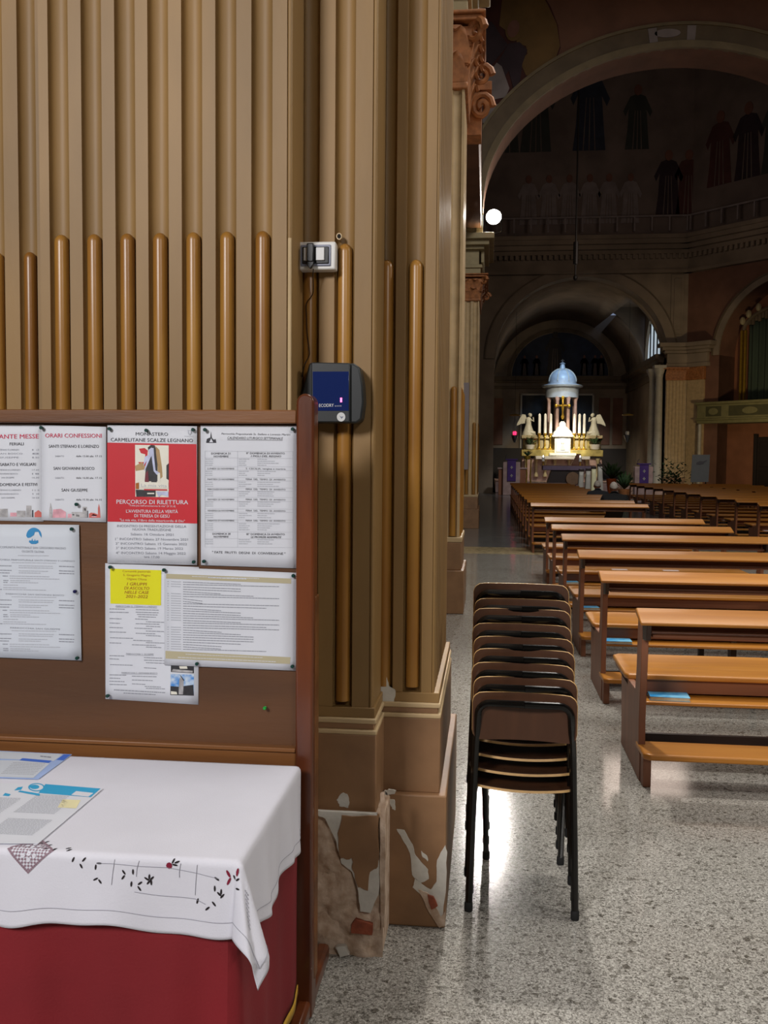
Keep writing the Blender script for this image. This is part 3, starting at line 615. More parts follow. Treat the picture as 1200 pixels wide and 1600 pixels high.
# organ gallery recess: curtain, balcony, door
g = G(); fbox(g, F2, 1.2, 9.6, 1.4, 1.6, 0, 11); S('wall_gallery_back', g, M['reddw'])
cur = E('green_curtain', 'tall dark green pleated curtain behind the gallery balcony', 'curtain')
g = G()
def cfn(u, v):
    s = 2.85+5.2*u; top = 8.05+1.0*math.sqrt(max(0, 1-((s-5.5)/3.0)**2))
    z = 4.4+(top-4.4)*v; return F2(s, 1.0+.09*math.sin(u*95), z)
g.grid(cfn, 160, 8); P('drape', g, M['curtain'], cur, solid=.01)
g = G()
for k in range(30): 
    s = 2.85+5.2*(k+.5)/30; top = 8.05+1.0*math.sqrt(max(0, 1-((s-5.5)/3.0)**2)); fbox(g, F2, s-.07, s+.07, .82, .9, top-.12-.1*(k % 2), top+.15)
P('scalloped_pelmet', g, M['archm'], cur)
gf_ = E('gilt_window_frame', 'thin gilded upright frame around the green curtain', 'frame')
for s_ in (2.55, 2.75):
    g = G(); fbox(g, F2, s_-.045, s_+.045, .75, .9, 4.4, 8.2); P('frame_side', g, M['gilt'], gf_, bevel=.01)
g = G(); pts = [F2(5.5-2.85*math.cos(PI*k/20), .8, 8.2+1.15*math.sin(PI*k/20)) for k in range(21)]; g.tube(pts, .1, 8); P('frame_arch', g, M['archm'], gf_)
g = G()
for k in range(5):
    q = .25+.28*k; p = F2(5.5-2.95*math.cos(q), .7, 8.35+1.2*math.sin(q)); g.ball(p, .14, .14, .2, 8, 6)
P('carved_ornament', g, M['cream'], gf_)
bal = E('gallery_balcony', 'olive painted gallery balcony with oblong panels below the curtain', 'balcony')
g = G(); fbox(g, F2, 1.0, 9.6, -.5, 1.3, 3.62, 3.78); fbox(g, F2, .95, 9.65, -.58, -.2, 3.78, 3.86); fbox(g, F2, 1.0, 9.6, -.5, -.3, 3.86, 4.55); P('parapet', g, M['olive'], bal, bevel=.01)
g = G(); fbox(g, F2, .93, 9.67, -.6, -.22, 4.55, 4.68); P('handrail', g, M['olive'], bal, bevel=.02)
for s0, s1 in ((1.5, 2.35), (2.75, 5.0), (5.4, 7.6), (7.9, 9.2)):
    g = G(); fbox(g, F2, s0, s1, -.515, -.49, 3.96, 4.45); pn = P('oblong_panel', g, M['olived'], bal, bevel=.01)
    g = G(); c = (s0+s1)/2; g.prism(ell(c, 4.2, min(.4, (s1-s0)*.3), .17, 16), lambda u, v, t: F2(u, t, v), -.55, -.5); P('oval_medallion', g, M['olive'], pn)
g = G(); g.lathe([(.1, 0), (.09, 3.6)], F2(1.08, -.35, 0), 12); P('post', g, M['stonel'], bal, label='pale round post under the balcony end')
g = G(); fbox(g, F2, 1.65, 9, .9, 1.2, 0, 3.62); S('wall_under_gallery', g, M['reddw'])
k_ = lambda px: ((50*(px-763)/1480-9.97)/(1+(px-763)/1480))/R2
d1 = E('door_1', None, None, kind='structure')
g = G(); fbox(g, F2, k_(1152), k_(1152)+1.9, .78, .92, 0, 2.95); P('door_leaf', g, M['door'], d1, bevel=.01)
for a_, b_ in ((.15, .85), (1.05, 1.75)):
    for z0, z1 in ((.3, 1.3), (1.5, 2.7)):
        g = G(); fbox(g, F2, k_(1152)+a_, k_(1152)+b_, .74, .79, z0, z1); P('door_panel', g, M['door'], d1, bevel=.02)
g = G(); fbox(g, F2, k_(1152)-.15, k_(1152), .7, .92, 0, 3.1); fbox(g, F2, k_(1152)+1.9, k_(1152)+2.05, .7, .92, 0, 3.1); P('door_frame', g, M['darkb'], d1, bevel=.01)
# ------------------------------------------------------------------ notice board
YB = 2.715     # front face of the panel
nb = E('notice_board', 'tall brown wooden notice board on floor posts behind the white table', 'notice board')
def bx(px0, py0, px1, py1, Y): a, b = at(px0, py0, Y), at(px1, py1, Y); return a.x, b.x, b.z, a.z
x0, x1 = -2.3, at(476, 800, YB).x
zt, zr = at(240, 640, 2.69).z, at(240, 661, 2.69).z
zb0, zb1 = at(240, 1160, 2.69).z, at(240, 1196, 2.69).z
g = G(); g.box(x0, x1, YB, YB+.012, zb1, zt-.01); P('panel', g, M['board'], nb)
g = G(); g.box(x0, x1-.02, 2.69, 2.735, zr, zt); P('top_rail', g, M['bwood'], nb, bevel=.004)
g = G(); g.box(x0, x1-.02, 2.695, 2.735, zb1, zb0-.012); P('bottom_rail', g, M['bwood'], nb, bevel=.003)
g = G(); g.box(x0, x1-.02, 2.688, 2.72, zb0-.014, zb0); P('moulding', g, M['bwood'], nb, bevel=.003)
def post(xa_, xb_):
    g = G(); c = (xa_+xb_)/2; r = (xb_-xa_)/2; zt_ = at(477, 615, 2.68).z
    g.prism([(xa_, 0.0), (xb_, 0.0)]+[(c+r*math.cos(PI*k/10), zt_-r+r*math.sin(PI*k/10)) for k in range(11)], XZ, 2.675, 2.745)
    P('post', g, M['pwood_v'], nb, bevel=.007)
    g = G(); g.box(xa_+.004, xb_-.004, 2.42, 3.02, .0, .055); P('foot', g, M['pwood_v'], nb, bevel=.012)
post(at(463, 700, 2.68).x, at(491, 700, 2.68).x); post(-2.35, -2.3)
g = G(); g.box(at(489, 700, 2.73).x, at(497, 700, 2.73).x, 2.71, 2.76, .1, at(490, 930, 2.73).z); P('side_strip', g, M['bwood'], nb, bevel=.004)
g = G(); g.box(x0, x1-.02, 2.7, 2.73, .25, .31); P('lower_rail', g, M['bwood'], nb, bevel=.004)
# ---- lettering
tc_ = {}
def glyphs(s, bold=False):
    cu = bpy.data.curves.new('t', 'FONT'); cu.body = s; cu.size = 1; cu.resolution_u = 2; cu.offset = 0
    ob = bpy.data.objects.new('t', cu); C.objects.link(ob); bpy.context.view_layer.update()
    me = bpy.data.meshes.new_from_object(ob.evaluated_get(bpy.context.evaluated_depsgraph_get()))
    v = [tuple(q.co) for q in me.vertices]; f = [tuple(p.vertices) for p in me.polygons]
    bpy.data.objects.remove(ob); bpy.data.curves.remove(cu); bpy.data.meshes.remove(me)
    if bold:
        n = len(v); v = v+[(a+.022, b, 1.0) for a, b, c in v]; f = f+[tuple(n+i for i in q) for q in f]
    return v, f
def words(g, s, xa, ya, xb, yb, hpx, Y, mi=0, bold=False, slant=0, pt=None):
    """text whose baseline runs from pixel (xa,ya) to (xb,yb) on the plane Y, cap height hpx"""
    v, f = glyphs(s, bold)
    if not v: return
    w0 = min(q[0] for q in v); w1 = max(q[0] for q in v)
    pt = pt or (lambda a, b: at(a, b, Y))
    A, B = pt(xa, ya), pt(xb, yb); U = pt(xa, ya-hpx)-A
    g.add([A+(B-A)*((q[0]-w0+slant*q[1])/(w1-w0))+U*(q[1]/.70)-Vector((0, .00025*q[2], 0)) for q in v], f, mi)
def bar(g, xa, ya, xb, yb, h, Y, mi=0, pt=None):
    pt = pt or (lambda a, b: at(a, b, Y))
    g.add([pt(xa, ya), pt(xb, yb), pt(xb, yb-h), pt(xa, ya-h)], [(0, 1, 2, 3)], mi)
def fine(g, xa, ya, xb, yb, h, Y, mi=0, pt=None, gap=.6, wl=(2, 7)):
    L_ = xb-xa; x = 0; h *= .8
    while x < L_:
        w_ = min(random.uniform(*wl), L_-x)
        if w_ > 1: bar(g, xa+x, ya+(yb-ya)*x/L_, xa+x+w_, ya+(yb-ya)*(x+w_)/L_, h, Y, mi, pt)
        x += w_+gap
def sheet(name, label, cs, layer, m='paper', curl=None):
    Y = YB-.0015-layer*.0022; p = [at(a, b, Y) for a, b in cs]      # corners TL TR BR BL
    g = G()
    def fn(u, v):
        a = p[3].lerp(p[2], u); b = p[0].lerp(p[1], u); q = a.lerp(b, v)
        d = 0
        if curl: d = -curl*max(0, .12-v)/.12*(u if curl > 0 else 1)
        return (q.x, Y+.0 + d, q.z)
    g.grid(fn, 8, 10); o = P(name, g, M[m], solid=.0008); o.modifiers['solid'].offset = 1 if False else -1
    tag(o, label, 'paper'); return o, Y-.0016
n_pin = [0]
pin_me = None
def pins(lst):
    global pin_me
    for (px, py, m, lab) in lst:
        p = at(px, py, YB-.012)
        if pin_me is None:
            g = G(); g.lathe([(.0042, -.0115), (.0052, -.010), (.0054, -.0075), (.003, -.0055), (.0028, -.002), (.0045, -.001), (.0045, 0)], seg=12)
            g.xf(Matrix.Rotation(-PI/2, 4, 'X')); g.v = [(x, -y if False else y, z) for x, y, z in g.v]
            o = P('push_pin', g, M['pin']); pin_me = o
        else: o = pin_me.copy(); C.objects.link(o)
        if m != 'pin': o.data = pin_me.data.copy(); o.data.materials[0] = M[m]
        o.location = (p.x, YB-.008, p.z); tag(o, lab, 'push pin', 'push pins on the notice board')
# 1 mass times sheet
o, Y = sheet('notice_sheet', 'white sheet of mass times, leftmost of the top row, cut by the picture edge', [(-70, 662), (68, 663), (68, 815), (-70, 812)], 0)
g = G(); words(g, 'ANTE MESSE', -2, 685.5, 60.5, 685, 6.8, Y, 1, True)
for s, a, b, y in (('FERIALI', 15, 37, 696), ('SABATO E VIGILIARI', 0, 56, 728), ('DOMENICA E FESTIVI', 0, 58, 759.5)): words(g, s, a, y, b, y-.3, 4.6, Y, 0, True)
for s, y, e1, t in (('STEFANO E LORENZO', 704, 30, '8   17'), ('SAN BOSCO', 710, 35, '8'), ('GIUSEPPE', 716, 29, '8.30'), ('STEFANO E LORENZO', 735.5, 32, '17.30'), ('GIOVANNI BOSCO', 741.5, 28, '18'), ('SAN GIUSEPPE', 747.5, 22, '16.30'), ('STEFANO E LORENZO', 767, 33, '8  11  18'), ('GIOVANNI BOSCO', 773, 29, '9  10'), ('SAN GIUSEPPE', 779, 23, '9.30  10.30')):
    words(g, s, -3 if e1 > 25 else 2, y, e1, y, 2.4, Y, 2); words(g, t, 50, y, 61, y, 2.4, Y, 2)
for a, b, c_, d_, m in ((-8, 795, 12, 808, 4), (16, 801, 26, 807, 3), (26, 798, 40, 808, 4), (41, 790, 49, 808, 4), (50, 797, 52, 808, 0), (54, 801, 65, 808, 5)):
    bar(g, a, d_, c_, d_, d_-b, Y, m)
g.add([at(54, 801, Y), at(65, 801, Y), at(60, 797, Y)], [(0, 1, 2)], 5)
P('print', g, [M['ink'], M['crimson'], M['dgrey'], M['pink'], M['stone_p'], M['brk']], o)
# 2 confession times
o, Y = sheet('notice_sheet', 'white sheet of confession times with crimson heading and small church drawings', [(65, 664), (166, 667), (166, 816), (65, 813)], 1)
g = G(); words(g, 'ORARI CONFESSIONI', 70.5, 683.5, 159, 684, 6.4, Y, 1, True)
for s, a, b, y in (('SANTI STEFANO E LORENZO', 76, 154.5, 699.5), ('SAN GIOVANNI BOSCO', 83.5, 147.5, 734), ('SAN GIUSEPPE', 96, 137, 768)): words(g, s, a, y, b, y+.2, 4.6, Y, 0, True)
for y, t, e1 in ((714, 'dalle 15.00 alle', '17.15'), (748, 'dalle 16.00 alle', '17.15'), (782, 'dalle 15.30 alle', '16.15')):
    words(g, 'SABATO', 86, y, 100, y, 2.6, Y, 2); words(g, t, 119, y, 146, y+.3, 2.8, Y, 0); words(g, e1, 149, y, 159, y+.3, 2.8, Y, 0)
poly = lambda g, pts, Y, mi: g.add([at(a, b, Y) for a, b in pts], [tuple(range(len(pts)))], mi)
poly(g, [(77, 809), (77, 796), (79, 785), (81.5, 797), (82, 809)], Y, 4); poly(g, [(82, 809), (83, 796), (95, 795), (103, 800), (103, 809)], Y, 3)
bar(g, 106, 809, 112, 809, 6, Y, 5); bar(g, 112, 809, 129, 809, 9, Y, 4); bar(g, 113, 806, 116, 806, 3, Y, 0); bar(g, 119, 807, 124, 807, 3, Y, 0); bar(g, 129, 809, 136, 809, 17, Y, 4); bar(g, 131, 798, 134, 798, 4, Y, 0); bar(g, 136.5, 809, 137.6, 809, 11, Y, 0)
poly(g, [(139, 809), (139, 803), (142, 801), (147, 801.5), (153, 804), (153, 809)], Y, 6); poly(g, [(153, 809), (153, 794), (154.5, 787), (156, 794), (157, 809)], Y, 6); poly(g, [(143, 808), (143, 804), (148, 802.5), (151, 805), (151, 808)], Y, 5)
P('print', g, [M['ink'], M['crimson'], M['dgrey'], M['pink'], M['stone_p'], M['pink'], M['brk']], o)
# 3 red poster
o, Y = sheet('red_poster', 'white poster with a broad red field and a small figure picture', [(168, 664), (308, 666), (308, 883), (168, 880)], 2)
g = G(); poly(g, [(167.5, 691.5), (307, 694), (308, 818), (168, 815)], Y, 1); P('red_field', g, M['red'], o) if False else None
g.m = [0]*len(g.m); P('red_field', g, M['red'], o)
Y -= .0004; g = G()
words(g, 'MONASTERO', 212, 680.3, 262.5, 680.8, 5, Y, 0); words(g, 'CARMELITANE SCALZE LEGNANO', 173, 689.5, 301.5, 691, 5.4, Y, 0)
words(g, 'PERCORSO DI RILETTURA', 182, 787, 294, 788, 6.4, Y, 1, True); words(g, '"Tutta piu nell\'avventurosa la vita" (V 31,4)', 201, 791, 274, 792.5, 2.8, Y, 1)
words(g, "L'AVVENTURA DELLA VERITÀ", 197, 801, 278, 801.8, 4.9, Y, 1, True); words(g, 'DI TERESA DI GESÙ', 210, 808, 265, 809, 4.8, Y, 1, True)
words(g, '"La mia vita, il libro della misericordia di Dio"', 187, 814, 289, 816, 3.6, Y, 1, True)
for s, a, b, y in (('INCONTRO DI PRESENTAZIONE DELLA', 183, 291, 823.5), ('NUOVA TRADUZIONE', 207, 267, 828.8), ('Sabato 16 Ottobre 2021', 204, 271, 836.3), ('1° INCONTRO Sabato 27 Novembre 2021', 180, 293.5, 843.8), ('2° INCONTRO Sabato 15 Gennaio 2022', 180.5, 292, 851), ('3° INCONTRO Sabato 19 Marzo 2022', 181, 286, 858), ('4° INCONTRO Sabato 14 Maggio 2022', 181, 290, 865.5), ('ore 17,00', 225, 249, 871.5)):
    words(g, s, a, y, b, y+1, 3.7, Y, 2)
fine(g, 178, 877, 303, 880, 1, Y, 3); fine(g, 288, 682, 303, 682, .8, Y, 3, wl=(1, 3)); poly(g, [(293, 672), (300, 672), (299, 678), (296.5, 680), (294, 678)], Y, 3); poly(g, [(295, 673.5), (298, 673.5), (297.5, 677), (296.5, 678)], Y-.0002, 1)
P('print', g, [M['ink'], M['paper'], M['dgrey'], M['grey']], o)
g = G(); Yp = Y+.0001
poly(g, [(211, 695), (263.5, 696), (263.5, 777), (211.5, 776)], Yp, 0)
for pts, m in (([(217, 701), (226, 700), (231, 704), (229, 730), (222, 734), (216, 722), (226, 722), (227, 710), (220, 708)], 1), ([(211, 728), (222, 722), (230, 733), (212, 736)], 2), ([(231, 699), (236, 695), (242, 696), (246, 710), (246, 752), (226, 752), (228, 728), (233, 715)], 3), ([(243, 697), (249, 703), (253, 730), (254, 745), (247, 752), (246, 725), (244, 710)], 2),
               ([(236, 700), (240, 700), (241, 716), (243, 735), (250, 739), (245, 742), (240, 736), (237, 714)], 4), ([(232, 703), (237, 699), (239, 706), (236, 714), (232, 710)], 4), ([(230, 718), (235, 712), (236, 713), (226, 736), (225, 735)], 4), ([(226, 714), (235, 709), (236, 710), (224, 728)], 4), ([(246, 740), (250, 739), (251, 757), (246, 757)], 0), ([(227, 740), (231, 735), (233, 757), (226, 757)], 5), ([(237, 738), (245, 745), (245, 757), (236, 757)], 3), ([(260, 727), (263.5, 724), (263.5, 750), (260, 748)], 3), ([(212, 755), (217, 754), (217, 764), (212, 764)], 6), ([(212, 765), (243, 766), (243, 776), (213, 776)], 3), ([(230, 770), (241, 770), (241, 772), (230, 772)], 0), ([(244, 768), (263, 768), (263, 776), (252, 773), (248, 777)], 4), ([(218, 753), (263, 754), (263.5, 763), (218, 762)], 0), ([(225, 764), (261, 764.5), (261, 766.5), (225, 766)], 1)):
    Yp -= .00008; poly(g, pts, Yp, m)
words(g, 'La mia vita', 220.5, 760.5, 260.5, 761.5, 5, Yp-.0002, 7)
P('picture', g, [M['pic_w'], M['red'], M['pic_t'], M['pic_d'], M['pic_l'], M['pic_m'], M['ochre'], M['grey']], o)
# 4 weekly calendar
o, Y = sheet('notice_sheet', 'white weekly calendar sheet at the top right of the board', [(313.5, 664), (463, 665), (464.5, 888), (314, 883)], 1)
g = G(); words(g, 'Parrocchia Prepositurale Ss. Stefano e Lorenzo Martiri', 346, 679, 453, 680.5, 2.9, Y, 0, slant=.2); words(g, 'CALENDARIO LITURGICO SETTIMANALE', 355, 686, 441.5, 687, 3.8, Y, 0, slant=.2); bar(g, 355, 687.6, 441.5, 688.4, .5, Y, 0)
poly(g, [(322, 692), (323, 686), (327, 684), (328.5, 684), (329.6, 674), (331, 684), (334, 687), (337, 686), (338, 692)], Y, 0); poly(g, [(327, 691), (330, 685), (333, 691)], Y-.0002, 3)
for s, a, b, y in (('DOMENICA 21', 330, 360, 710), ('NOVEMBRE', 334, 357, 714.5), ('DOMENICA 28', 332, 360, 835.5), ('NOVEMBRE', 334, 357, 840)): words(g, s, a, y, b, y, 2.9, Y, 0, True)
for s, y, sl in (('II° DOMENICA DI AVVENTO', 709.5, 0), ('I FIGLI DEL REGNO', 714, .2), ('III° DOMENICA DI AVVENTO', 836, 0), ('LE PROFEZIE ADEMPIUTE', 840.5, .2)): words(g, s, 385 if not sl else 392, y, 445 if not sl else 439, y+.5, 2.9, Y, 0, True, sl)
for s, y, t in (('LUNEDI 22 NOVEMBRE', 733.3, 'S. CECILIA, vergine e martire'), ('MARTEDI 23 NOVEMBRE', 750, 'FERIA  DEL  TEMPO  DI  AVVENTO'), ('MERCOLEDI 24 NOVEMBRE', 765.6, 'FERIA  DEL  TEMPO  DI  AVVENTO'), ('GIOVEDI 25 NOVEMBRE', 781.5, 'FERIA  DEL  TEMPO  DI  AVVENTO'), ('VENERDI 26 NOVEMBRE', 799, 'FERIA  DEL  TEMPO  DI  AVVENTO'), ('SABATO 27 NOVEMBRE', 814.5, 'FERIA  DEL  TEMPO  DI  AVVENTO')):
    words(g, s, 324, y, 366, y+.2, 2.4, Y, 0); words(g, t, 384, y, 446, y+.8, 2.5, Y, 0)
for y0, y1 in ((716, 728), (735, 744), (752, 761), (767, 776), (783, 793), (801, 811), (817, 829), (842, 853)):
    y = y0+2
    while y < y1: fine(g, 321, y, 333, y, 1.4, Y, 1); fine(g, 373, y, 373+random.uniform(9, 20), y, 1.4, Y, 1); fine(g, 402, y, 402+random.uniform(12, 38), y+.3, 1.4, Y, 1); y += 3.1
for y in (705, 715.5, 729, 734.5, 746, 751, 762, 767, 777, 783, 795, 800, 812, 816, 831, 841.5, 855): bar(g, 320, y, 458, y+.8, .25, Y, 2)
for x in (320, 371, 457.5): g.add([at(x, 705, Y), at(x+.3, 705, Y), at(x+.3, 855, Y), at(x, 855, Y)], [(0, 1, 2, 3)], 2)
words(g, '" FATE  FRUTTI  DEGNI  DI  CONVERSIONE "', 331.5, 864.5, 446, 867, 3.6, Y, 0, True)
P('print', g, [M['ink'], M['grey'], M['grey'], M['paper']], o)
# 5 parish contacts
o, Y = sheet('notice_sheet', 'white sheet with a round blue logo, lower left of the board', [(-60, 819), (123.5, 820), (127.5, 1032), (-60, 1025)], 2, 'paper2')
g = G()
c_ = [(53+12*math.cos(q), 837.5+13*math.sin(q)) for q in [math.radians(a) for a in range(180, 380, 12)]]
poly(g, c_+[(62, 836), (60, 831), (54.5, 831), (53, 836), (47, 840), (43, 840.5)], Y, 1)
poly(g, [(45, 847), (46, 844), (49, 845), (50.3, 841), (51.3, 845), (53.5, 845), (54.3, 842), (55.5, 845), (59.5, 844), (60, 848), (56, 850), (49, 850)], Y, 1)
words(g, 'COMUNITÀ PASTORALE SAN GREGORIO MAGNO', 0, 856.5, 103, 858.5, 3.4, Y, 2); words(g, 'OLGIATE OLONA', 34, 863, 69, 864, 3.4, Y, 2); fine(g, 28, 868.5, 76, 869, 1.3, Y, 4)
for y, s in ((876.5, 'CHIESA PREPOSITURALE SANTI STEFANO E LORENZO'), (930, 'PARROCCHIA SAN GIOVANNI BOSCO'), (983, 'PARROCCHIA SAN GIUSEPPE')):
    a, b = {876.5: (0, 117), 930: (9, 100), 983: (16, 94)}[y]
    words(g, s, a, y-1, b, y+1.5, 2.3, Y, 2); fine(g, 18, y+3, 88, y+4, 1.2, Y, 4)
    for dy, a, b, m in ((8, 0, 18, 3), (8, 29, 84, 4), (11, 29, 83, 4), (15, 0, 18, 3), (16, 29, 75, 4), (19, 0, 15, 3), (19, 29, 64, 4), (24, 4, 12, 3), (24, 15, 77, 4), (27.5, 15, 94, 4), (31, 5, 13, 3), (31, 16, 47, 4), (34, 5, 13, 3), (34, 16, 61, 4), (38, 5, 28, 4), (42, 5, 41, 4), (45, 0, 4, 3), (45, 5, 72, 4)):
        if y+dy < 1020: fine(g, a, y+dy, b, y+dy+(b-a)*.02, 1.4, Y, m)
    for dy in (9, 16, 20): fine(g, 92, y+dy, 116, y+dy+.8, 1.6, Y, 3)
P('print', g, [M['ink'], M['blue'], M['dgrey'], M['dgrey'], M['grey']], o)
# 6 listening groups notice
o, Y = sheet('notice_sheet', 'white sheet with a yellow square and two small photographs', [(164.5, 880), (311, 886), (310, 1101), (165, 1092)], 0)
g = G(); poly(g, [(172, 888.5), (252, 891), (251.5, 946), (172.5, 943)], Y, 0); P('yellow_square', g, M['yellow'], o)
g = G()
for s, a, b, y in (('Comunità pastorale', 191.5, 235.5, 894), ('S. Gregorio Magno', 192.5, 235, 900), ('Olgiate Olona', 198, 229, 906)): words(g, s, a, y, b, y+.8, 3.4, Y-.0004, 0)
for s, a, b, y in (('I GRUPPI', 198, 228.5, 914.5), ('DI ASCOLTO', 194, 233, 921), ('NELLE CASE', 194.5, 232, 927.5), ('2021-2022', 196, 230.5, 934)): words(g, s, a, y, b, y+.6, 4.6, Y-.0004, 1, True, .2)
for s, a, b, y in (('PARROCCHIA SS. STEFANO E LORENZO', 181, 245, 948.5), ('PARROCCHIA S. GIUSEPPE', 197, 240, 1023), ('PARROCCHIA S. GIOVANNI BOSCO', 190, 246, 1052.5)): words(g, s, a, y, b, y+1, 2.6, Y, 2); bar(g, a, y+.8, b, y+1.8, .3, Y, 2)
for y, a in ((953, 212), (957, 212), (960.5, 214), (964, 216), (967.5, 211), (972, 228), (975, 212), (979, 228), (982, 210), (986.5, 228), (990, 212), (993.5, 228), (997, 172), (1001, 208), (1004.5, 228), (1008, 206), (1011.5, 228), (1028, 225), (1032, 225), (1036, 228), (1039, 172), (1044, 225), (1057, 206), (1063, 206), (1069, 206), (1073, 226), (1076, 228)):
    fine(g, a, y, min(a+random.uniform(20, 40), 258), y+1, 1.3, Y, 2)
for y in (952, 957, 967, 974, 981, 988, 1005, 1025, 1030, 1055, 1060, 1065, 1070): fine(g, 171, y, 171+random.uniform(14, 30), y+.6, 1.4, Y, 2)
fine(g, 178, 1078.5, 258, 1083, 1.6, Y, 2); fine(g, 193, 1083.5, 243, 1086, 1.6, Y, 2)
P('print', g, [M['ochre'], M['ochre'], M['dgrey']], o)
g = G(); poly(g, [(267, 1039), (303, 1040), (303, 1052), (267, 1050)], Y, 0); poly(g, [(280, 1041), (292, 1041), (293, 1045), (281, 1045)], Y-.0003, 1); poly(g, [(270, 1045.5), (301, 1048), (301, 1051), (268, 1049.5)], Y-.0003, 2)
poly(g, [(266.5, 1053), (303, 1054), (303, 1087), (266, 1086)], Y, 3); poly(g, [(266.3, 1072), (280, 1073), (302, 1070), (303, 1087), (266, 1086)], Y-.0003, 0); poly(g, [(279, 1085), (280, 1062), (283, 1056), (287, 1064), (286, 1085)], Y-.0006, 2)
poly(g, [(267, 1080), (276, 1081), (277, 1085), (267, 1085)], Y-.0006, 1); poly(g, [(281, 1055), (282, 1055), (288, 1063), (287, 1064)], Y-.0007, 0)
P('photograph', g, [M['pic_d'], M['pic_w'], M['stone_p'], M['skyb']], o)
# 7 landscape list
o, Y = sheet('notice_sheet', 'landscape white list with khaki bands at its top and bottom', [(257, 886), (464, 895), (463, 1048), (257, 1039)], 2)
g = G(); poly(g, [(259.5, 896.5), (455, 904), (455, 912), (259.5, 904)], Y, 0); poly(g, [(258.5, 1017), (454, 1027), (453, 1037.5), (258.5, 1029)], Y, 0); P('khaki_bands', g, M['beige'], o)
g = G()
for k in range(29):
    y = 909+k*3.75
    if k not in (3, 4, 17, 18): fine(g, 261, y, 264, y, 1.2, Y, 1); fine(g, 267, y+.2, 283, y+.8, 1.5, Y, 1, wl=(14, 18))
    fine(g, 286, y+1, 286+random.choice((30, 60, 90, 110, 130, 150)), y+4.5, 1.3, Y, 0)
fine(g, 325, 903, 385, 905.3, 2, Y-.0003, 2); fine(g, 300, 901, 405, 904.5, 1, Y-.0003, 2); fine(g, 278, 1027.5, 432, 1034.5, 1.2, Y-.0003, 2); fine(g, 290, 1022.5, 410, 1028, 1, Y-.0003, 2)
P('print', g, [M['dgrey'], M['grey'], M['paper']], o)
pins([(65, 668.5, 'pin', 'dark green pin between the two top left sheets'), (120, 788, 'pin', 'dark green pin low on the confession sheet'), (171.5, 670, 'pin', 'dark green pin at the top left corner of the red poster'), (229, 672.5, 'pin', 'dark green pin at the top middle of the red poster'), (302, 671.5, 'pin', 'dark green pin at the top right corner of the red poster'), (303, 878, 'pin', 'dark green pin at the bottom right corner of the red poster'),
      (320.5, 671.5, 'pin', 'dark green pin at the top left corner of the calendar sheet'), (457.5, 670.5, 'pin', 'dark green pin at the top right corner of the calendar sheet'), (319, 877, 'pin', 'dark green pin at the bottom left corner of the calendar sheet'),
      (112.5, 826.5, 'pin', 'dark green pin at the top right of the blue logo sheet'), (117.5, 924, 'pinb', 'dark blue pin on the right edge of the blue logo sheet'), (121, 1028, 'pin', 'dark green pin at the bottom right of the blue logo sheet'),
      (172.5, 886, 'pin', 'dark green pin above the yellow square'), (256.5, 890.5, 'pin', 'dark green pin between the yellow square and the khaki band'), (458.5, 899.5, 'pin', 'dark green pin at the top right of the landscape list'), (457, 1041, 'pin', 'dark green pin at the bottom right of the landscape list'), (308, 1037, 'pin', 'dark green pin above the two small photographs'), (168.5, 1087, 'pin', 'dark green pin at the bottom left of the yellow square sheet'), (414, 1106, 'ping', 'bright green pin alone on the bare lower panel')])
# ------------------------------------------------------------------ table, cloths, leaflets
TX1, TY0, TY1, TZ = -.535, 1.985, 2.63, .775
tb = E('side_table', 'wooden side table hidden under red and white cloths', 'table', (-1.3, 2.3, 0))
g = G(); g.box(-.95, TX1+1.3-.012, TY0-2.3+.012, TY1-2.3, TZ-.03, TZ-.006); P('tabletop', g, M['bwood'], tb, bevel=.003)
for sx in (-.9, TX1+1.3-.07):
    for sy in (TY0-2.3+.06, TY1-2.3-.06):
        g = G(); g.box(sx-.025, sx+.025, sy-.025, sy+.025, 0, TZ-.03); P('leg', g, M['bwood'], tb)
def rcf(u, v):      # red cloth: perimeter u from left front to back right, v from top to hem
    per = [(-2.25, TY0+.006), (TX1-.012, TY0+.006), (TX1-.004, TY0+.014), (TX1+.003, TY1)]
    Ls = [math.dist(per[i], per[i+1]) for i in range(3)]; t = u*sum(Ls); i = 0
    while i < 2 and t > Ls[i]: t -= Ls[i]; i += 1
    a, b = per[i], per[i+1]; q = min(1, t/Ls[i]); x = a[0]+(b[0]-a[0])*q; y = a[1]+(b[1]-a[1])*q
    d = min(1, v*1.6); s = u*sum(Ls)
    wv = (.009*math.sin(s*17+1)+.007*math.sin(s*37))*d+.022*d*math.exp(-((s-sum(Ls[:1]))/.06)**2)
    if i == 0: y -= wv*1.0+.012*v
    elif i == 1: x += wv*.6; y -= wv*.6
    else: x += wv*.35+.012*v*(1-q)
    return (x, y, TZ-.004-(TZ-.125)*v)
rc = E('red_tablecloth', 'deep red cloth hanging to the floor under the white linen', 'tablecloth')
g = G(); g.grid(lambda u, v: rcf(u, v), 220, 20); P('drape', g, M['redcl'], rc, solid=.0015)
g = G(); g.box(-2.25, TX1-.004, TY0+.008, TY1, TZ-.0055, TZ-.0035); P('top_panel', g, M['redcl'], rc)
g = G(); g.grid(lambda u, v: (lambda p: (p[0]+.004, p[1]-.003, p[2]-.028*v))(rcf(u, .985)), 220, 2); P('gold_fringe', g, M['gold'], rc, solid=.003)
CU0 = -2.3; HR, HF = .215, .17
